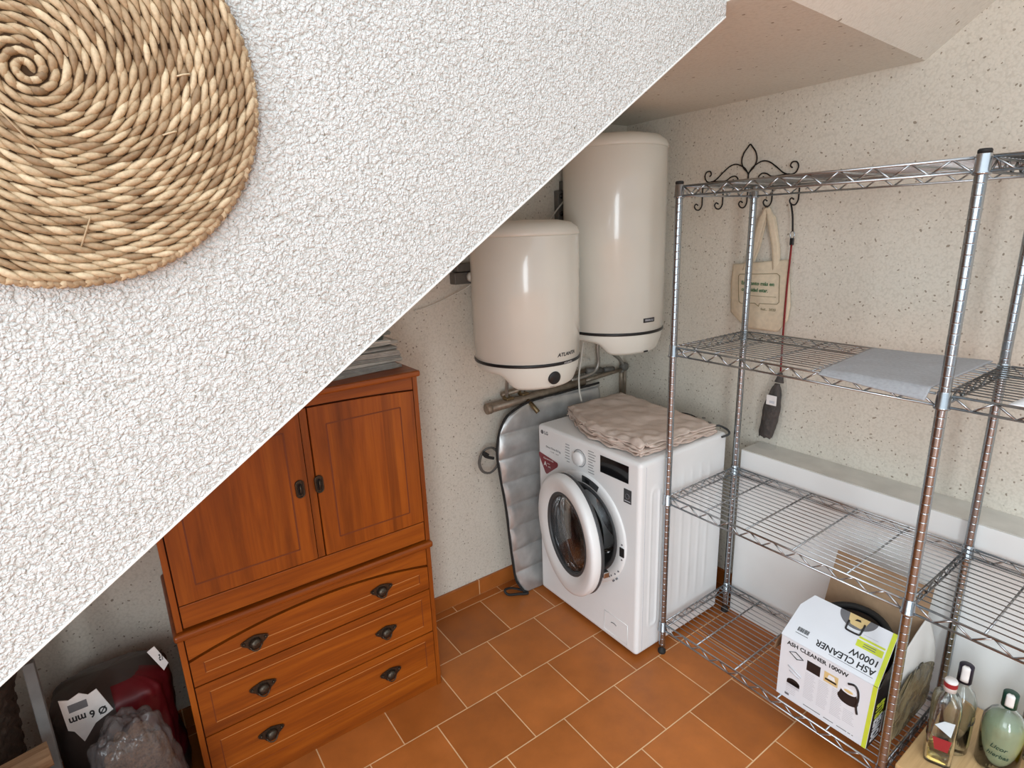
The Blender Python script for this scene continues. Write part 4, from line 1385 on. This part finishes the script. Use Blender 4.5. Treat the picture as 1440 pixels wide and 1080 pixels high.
def plastic_bag():
    # olive plastic bag of odds and ends behind the front right-hand post
    b = M(plain('olive_plastic_wrap', (.16, .13, .075), .22, 0, .5, 22, .6, .012))
    c = Vector((.155, -1.5835, SZ[0] + .0075))
    def f(u, v):
        a = 2 * pi * u; z = .20 * v
        sg = lambda q, e: (abs(q) ** e) * (1 if q >= 0 else -1)
        k = min(1, (1 - v) * 4 + .05) ** .5 * min(1, v * 6 + .3)
        q = noise.noise((cos(a) * 2.2, sin(a) * 2.2, z * 22)) + .6 * (.5 - abs(noise.noise((cos(a) * 3, sin(a) * 3, z * 30 + 7))) * 2)
        x = .150 * k * sg(cos(a), .7) * (1 + .10 * q)
        y = .0090 * k * sg(sin(a), .7) * (1 + .35 * q)
        return c + Vector((x, y + .085 * .5 * 0 , z * (1 + .12 * noise.noise((cos(a) * 3, sin(a) * 3, 4)) * v)))
    b.grid(90, 50, f)
    o = b.build('plastic_bag', None, None, tuple(c))
    tag(o, 'crumpled olive plastic bag beside the carton on the bottom shelf', 'plastic bag')


plastic_bag()


# ------------------------------------------------------------------ board and bottles
ZB = SZ[0] + .0065
o = M(m_board).box(-.040, .380, -2.385, -1.628, ZB, ZB + .018, .002).build('wooden_board', None, None, (.16, -2.0, ZB))
tag(o, 'pale wooden board lying on the bottom shelf of the right bay', 'board')
ZW = ZB + .0185


def bottle_round(name, x, y, prof, label, inner=None, capm=m_capdark, cap=(0.26, .036, .0165), stick=True):
    t = thing(name, (x, y, ZW), label, 'bottle')
    th = .003
    ins = [(max(0.0, r - th), h + (th if i == 0 else 0)) for i, (r, h) in enumerate(prof)]
    g = M(m_glass).lathe([(0, prof[0][1])] + prof + ins[::-1] + [(0, ins[0][1])], (x, y, ZW), (0, 0, 1), 36)
    g.build('glass', None, t)
    z0, hc, rc = cap
    c = M(capm).lathe([(rc, z0), (rc, z0 + hc - .002), (rc - .002, z0 + hc), (0, z0 + hc)], (x, y, ZW), (0, 0, 1), 24)
    co = c.build('cap', None, t)
    d = Vector((-1.65 - x, -2.08 - y, 0)).normalized(); s_ = Vector((-d.y, d.x, 0))
    if stick:
        M(m_print).grid(7, 8, lambda u, v: Vector((x, y, ZW)) + (d * cos((u - .5) * 1.1) + s_ * sin((u - .5) * 1.1)) * (rc + .0008) * (1 if v < .75 else 1 - (v - .75) * 2.2) + Vector((0, 0, z0 + .008 + (hc - .007) * min(1, v / .75))), .0006).build('tax_strip', None, co)
    return t


def bottles():
    # square clear bottle with a little amber liquid, front
    x, y = .073, -1.690
    t = thing('bottle', (x, y, ZW), 'square clear bottle with amber dregs and crimson label, nearest the shelf post', 'bottle')
    def sq(hw, h, n=40, e=.42, ang=.35):
        out = []
        for i in range(n):
            a = 2 * pi * i / n
            c, s_ = cos(a), sin(a)
            px, py = hw * (abs(c) ** e) * (1 if c >= 0 else -1), hw * (abs(s_) ** e) * (1 if s_ >= 0 else -1)
            out.append((x + px * cos(ang) - py * sin(ang), y + px * sin(ang) + py * cos(ang), ZW + h))
        return out
    def loft(b, secs):
        n = 40; vs = [p for s_ in secs for p in s_]
        fs = [(j * n + i, j * n + (i + 1) % n, (j + 1) * n + (i + 1) % n, (j + 1) * n + i) for j in range(len(secs) - 1) for i in range(n)]
        fs += [tuple(range(n))[::-1], tuple((len(secs) - 1) * n + i for i in range(n))]
        b.add(vs, fs, True)
        return b
    outer = [sq(.030, 0), sq(.033, .004), sq(.034, .19), sq(.031, .212), sq(.022, .228, e=.7), sq(.0145, .236, e=1), sq(.0135, .262, e=1)]
    inner = [sq(.0105, .262, e=1), sq(.0115, .235, e=1), sq(.019, .225, e=.7), sq(.028, .21), sq(.031, .19), sq(.030, .012), sq(.027, .008)]
    loft(M(m_glass), outer + inner).build('glass', None, t)
    loft(M(m_gold), [sq(.0268, .0085), sq(.0296, .0125), sq(.0299, .038)]).build('amber_liquid', None, t)
    co = M(m_print).lathe([(.0155, .238), (.0155, .268), (.014, .272), (0, .272)], (x, y, ZW), (0, 0, 1), 24).build('cap', None, t)
    M(m_labelred).lathe([(.0162, .252), (.0162, .266)], (x, y, ZW), (0, 0, 1), 24, close=False).build('cap_band', None, co)
    d = Vector((-1.0, -.36, 0)).normalized(); s_ = Vector((d.y, -d.x, 0))
    s_ = Vector((.36, -1.0, 0)).normalized()
    tf = lambda p: Vector((x, y, ZW)) + d * (.0352 + p[2]) + s_ * p[0] + Vector((0, 0, p[1]))
    M(m_labelred).prism([(-.022, .098), (.022, .098), (.017, .058), (-.013, .058)], .0006, tf).build('crimson_label', None, t)
    M(m_labelpale).prism([(-.022, .138), (-.002, .158), (.022, .160), (.018, .112)], .0006, tf).build('pale_label', None, t)
    # round clear bottle with script, behind
    t = bottle_round('bottle', .150, -1.700, [(.034, 0), (.038, .004), (.039, .15), (.038, .175), (.030, .200), (.018, .214), (.014, .222), (.0135, .262)], 'round clear bottle with dark purple cap behind the square bottle', capm=m_capdark, cap=(.232, .055, .0175))
    x, y = .150, -1.700
    M(film('gold_flower_print', (.42, .33, .13), .55, .5)).lathe([(.0394, .03), (.0395, .14)], (x, y, ZW), (0, 0, 1), 36, a0=radians(-110), a1=radians(0), close=False).build('floral_print', None, t)
    def wr(a0, z): return lambda p: Vector((x + (.0400 + p[2]) * cos(a0 + p[0] / .040), y + (.0400 + p[2]) * sin(a0 + p[0] / .040), ZW + z + p[1]))
    M(m_blackink).text('Larios', .022, wr(radians(-128), .118), .0005, 'LEFT', 1, .0002, .3).build('script_print', None, t)
    # green bottle
    gx, gy = .178, -1.798
    t = bottle_round('bottle', gx, gy, [(.044, 0), (.0495, .005), (.0500, .130), (.048, .152), (.036, .176), (.020, .192), (.0150, .199), (.014, .225)], 'round bottle of cloudy green liquid with dark green cap', capm=m_capgreen, cap=(.204, .044, .0175))
    M(m_greenliq).lathe([(0, .0035), (.044, .0035), (.0464, .008), (.0468, .128), (.0446, .148), (.034, .168), (0, .168)], (gx, gy, ZW), (0, 0, 1), 36).build('green_liquid', None, t)
    def wg(a0, z): return lambda p: Vector((gx + (.0505 + p[2]) * cos(a0 + p[0] / .0505), gy + (.0505 + p[2]) * sin(a0 + p[0] / .0505), ZW + z + p[1]))
    M(m_capgreen).text('Licor', .018, wg(radians(-195), .095), .0005, 'LEFT', 1, .0002, .3).text('hierbas', .017, wg(radians(-200), .070), .0005, 'LEFT', 1, .0002, .3).build('script_print', None, t)
    # neighbours at the frame's edge
    t = bottle_round('bottle', .288, -1.850, [(.032, 0), (.036, .004), (.036, .15), (.033, .17), (.015, .20), (.014, .24)], 'clear glass bottle at right edge behind the green bottle', capm=m_capgreen, cap=(.235, .03, .016))
    t = thing('bottle', (.205, -1.912, ZW), 'yellow plastic bottle at right edge beside the green bottle', 'bottle')
    M(m_yellow).lathe([(.034, 0), (.038, .005), (.038, .10), (.034, .125), (.018, .145), (.014, .15)], (.205, -1.912, ZW), (0, 0, 1), 32).build('body', None, t)
    M(m_labelred).lathe([(.015, .15), (.015, .175), (0, .176)], (.205, -1.912, ZW), (0, 0, 1), 20).build('cap', None, t)


bottles()


# ------------------------------------------------------------------ the dark nook left of the chest
def blob(b, c, rx, ry, rz, seed, amp=.18, ex=.7, n=80, fr=3.0, flatbase=True):
    c = Vector(c)
    sg = lambda v_, e: (abs(v_) ** e) * (1 if v_ >= 0 else -1)
    def f(u, v):
        a = 2 * pi * u; e_ = -pi / 2 + pi * v
        p = Vector((sg(cos(e_), ex) * sg(cos(a), ex), sg(cos(e_), ex) * sg(sin(a), ex), sg(sin(e_), ex)))
        q = 1 + amp * .42 * (noise.noise(p * fr * .8 + Vector((seed, 0, 0)), noise_basis='VORONOI_F2F1') - .3) + amp * noise.noise(p * fr * .7 + Vector((seed, 0, 0)))  + amp * .30 * noise.noise(Vector((p.x * 6, p.y * 6, p.z * 1.6 + seed)))
        o = Vector((p.x * rx, p.y * ry, p.z * rz)) * q
        z = c.z + o.z
        return (c.x + o.x, c.y + o.y, max(z, .002) if flatbase else z)
    return b.grid(n, n, f)


def nook():
    # pellet sack: red and grey with a white label, standing against the wall
    t = thing('pellet_sack', (-1.80, -.17, 0), 'grey and dark red sack with white size label, left of the chest', 'sack')
    def sack(u, v):
        a = 2 * pi * u; z = .47 * v
        sg = lambda q, e: (abs(q) ** e) * (1 if q >= 0 else -1)
        k = (1 - .08 * v) * (1 if v < .86 else 1 - ((v - .86) / .14) ** 2 * .995)
        rx, ry = .155 * k, .125 * k
        q = 1 + .07 * noise.noise((cos(a) * 2, sin(a) * 2, z * 7)) + .05 * noise.noise((cos(a) * 5, sin(a) * 5, z * 18))
        return (-1.845 + rx * sg(cos(a), .6) * q, -.165 + ry * sg(sin(a), .6) * q - .03 * v, z + .003)
    b = M(m_sackgrey)
    b.grid(60, 50, sack)
    b.build('sack_body', None, t)
    # the right half is printed dark red
    def redp(u, v):
        uu = .752 + .235 * u; vv = .20 + .755 * v
        p = Vector(sack(uu, vv)); c_ = Vector((-1.845, -.165, p.z)); d_ = (p - c_).normalized()
        return p + d_ * .0026
    M(m_sackred).grid(40, 40, redp).build('red_print', None, t)
    yl = -.312
    tf = lambda p: Vector((-1.95, yl, .375)) + Vector((p[0], -.004 - p[2] + .010 * sin(p[0] * 18) - .12 * (p[0] - .08) ** 2 * 0, p[1]))
    lab = lambda p: Vector((p[0], yl - .012 - p[2], p[1]))
    M(m_print).prism([(-1.945, .515), (-1.925, .505), (-1.900, .515), (-1.882, .500), (-1.862, .508), (-1.838, .425), (-1.882, .405), (-1.915, .362), (-1.930, .405), (-1.942, .415)], .002, lab).build('white_label', None, t)
    M(m_blackink).text('Ø 6 mm', .032, lambda p: Vector((-1.850 - p[0], yl - .0145 - p[2], .437 - p[1] + p[0] * .05)), .0006, 'LEFT', .78, .0008).build('size_lettering', None, t)
    M(m_ink).box(-1.930, -1.888, yl - .0150, yl - .0138, .466, .490, 0).build('printed_panel', None, t)
    M(m_print).prism([(-1.735, .535), (-1.715, .545), (-1.690, .475), (-1.705, .455)], .002, lambda p: Vector((p[0], -.285 - p[2], p[1]))).build('paper_tab', None, t)
    M(m_blackink).text('15', .030, lambda p: Vector((-1.705 - p[0] * .4 , -.288 - p[2], .502 + p[1])), .0006, 'CENTER', 1.0, .0006).build('weight_lettering', None, t)
    # clear plastic bag of pellets in front of it
    t = thing('pellet_bag', (-1.80, -.44, 0), 'crumpled grey plastic bag half full of brown pellets in front of red sack', 'plastic bag')
    blob(M(m_pellet), (-1.805, -.43, .20), .085, .055, .215, 4.0, .14).build('pellets', None, t)
    blob(M(m_filmgrey), (-1.81, -.43, .235), .105, .072, .235, 9.0, .16).build('film', None, t)
    # second bag, beside the chest corner
    t = thing('plastic_bag', (-1.735, -.59, 0), 'dark grey plastic bag with a pale fold beside the chest corner', 'plastic bag')
    blob(M(m_sackgrey), (-1.742, -.575, .145), .055, .048, .14, 33.0, .2, .8).build('contents', None, t)
    blob(M(m_filmgrey), (-1.742, -.575, .15), .062, .055, .155, 21.0, .16, .8).build('film', None, t)
    M(m_print).grid(14, 14, lambda u, v: Vector((-1.785 + .075 * u, -.615 + .05 * v, .312 + .02 * sin(u * pi) + .01 * noise.noise((u * 3, v * 3, 1)))), .002).build('pale_fold', None, t)
    # knotted plastic at the bottom of the frame
    t = thing('knotted_bag', (-1.89, -.60, 0), 'pale knotted plastic bag below the white size label', 'plastic bag')
    blob(M(m_filmgrey), (-1.885, -.60, .16), .060, .055, .165, 45.0, .22, .8, fr=4).build('film', None, t)
    blob(M(m_silver), (-1.885, -.60, .345), .035, .028, .03, 3.0, .4, .9, flatbase=False).build('knot', None, t)
    # wicker basket with firewood
    bx, by, h = -2.235, -.27, .60
    t = thing('firewood_basket', (bx, by, 0), 'dark wicker basket with oval handle hole at the far left', 'basket')
    def bas(u, v):
        a = 2 * pi * u
        wv_ = .006 * sin(a * 26 + (pi if int(v * 30) % 2 else 0))
        r = .155 + .05 * v + wv_
        return (bx + r * cos(a), by + r * .85 * sin(a), .004 + h * v)
    M(m_wicker).grid(140, 60, bas, .008).build('woven_side', None, t)
    M(m_wicker).lathe([(0, .003), (.15, .003), (.15, .015), (0, .015)], (bx, by, 0), (0, 0, 1), 32).build('base', None, t)
    M(m_wicker).tube([(bx + .207 * cos(a), by + .207 * .85 * sin(a), h + .006) for a in [2 * pi * k / 48 for k in range(48)]], .013, 8, closed=True).build('rim', None, t)
    M(m_print).tube([(bx + .206 * cos(a) , by + .206 * .85 * sin(a) - .004, h - .055 + .02 * q) for q, a in ((-1, radians(-52)), (0, radians(-50)), (1, radians(-49)))], .005, 6, 3).build('tag', None, t)
    rnd = random.Random(2)
    def logp(c, d, L, r, label):
        d = Vector(d).normalized(); s_ = d.orthogonal().normalized(); q = d.cross(s_)
        pol = [(r * (.75 + .35 * rnd.random()) * cos(a), r * (.75 + .35 * rnd.random()) * sin(a)) for a in [2 * pi * k / 7 for k in range(7)]]
        b_ = M(m_log).prism(pol, L, lambda p: Vector(c) + s_ * p[0] + q * p[1] + d * (p[2] - L / 2))
        o_ = b_.build('firewood_log', None, None, c)
        tag(o_, label, 'firewood', 'split logs in front of the basket')
    logp((-2.085, -.515, .489), (.85, .16, .03), .26, .030, 'pale split log on the dark crate, nearer the wicker basket')
    logp((-2.095, -.600, .490), (.85, .10, .02), .27, .032, 'pale split log on the front edge of the dark crate')
    # crate that carries the logs
    t = thing('log_crate', (-2.15, -.57, 0), 'low dark wooden crate under the split logs', 'crate')
    b = M(m_wicker)
    b.box(-2.32, -1.99, -.68, -.462, .004, .455, .004)
    b.build('crate_body', None, t)
    # grey plank leaning in the gap
    o = M(m_strip).box(-.012, .012, -.01, .01, 0, .70, .002, tf=lambda p: Vector((-1.965, -.49, .002)) + Vector((p[0] - .01 * p[2], p[1] + .18 * p[2], p[2] * .97))).build('grey_plank', None, None, (-1.962, -.47, 0))
    tag(o, 'narrow grey plank leaning between the basket and the sack', 'plank')


nook()
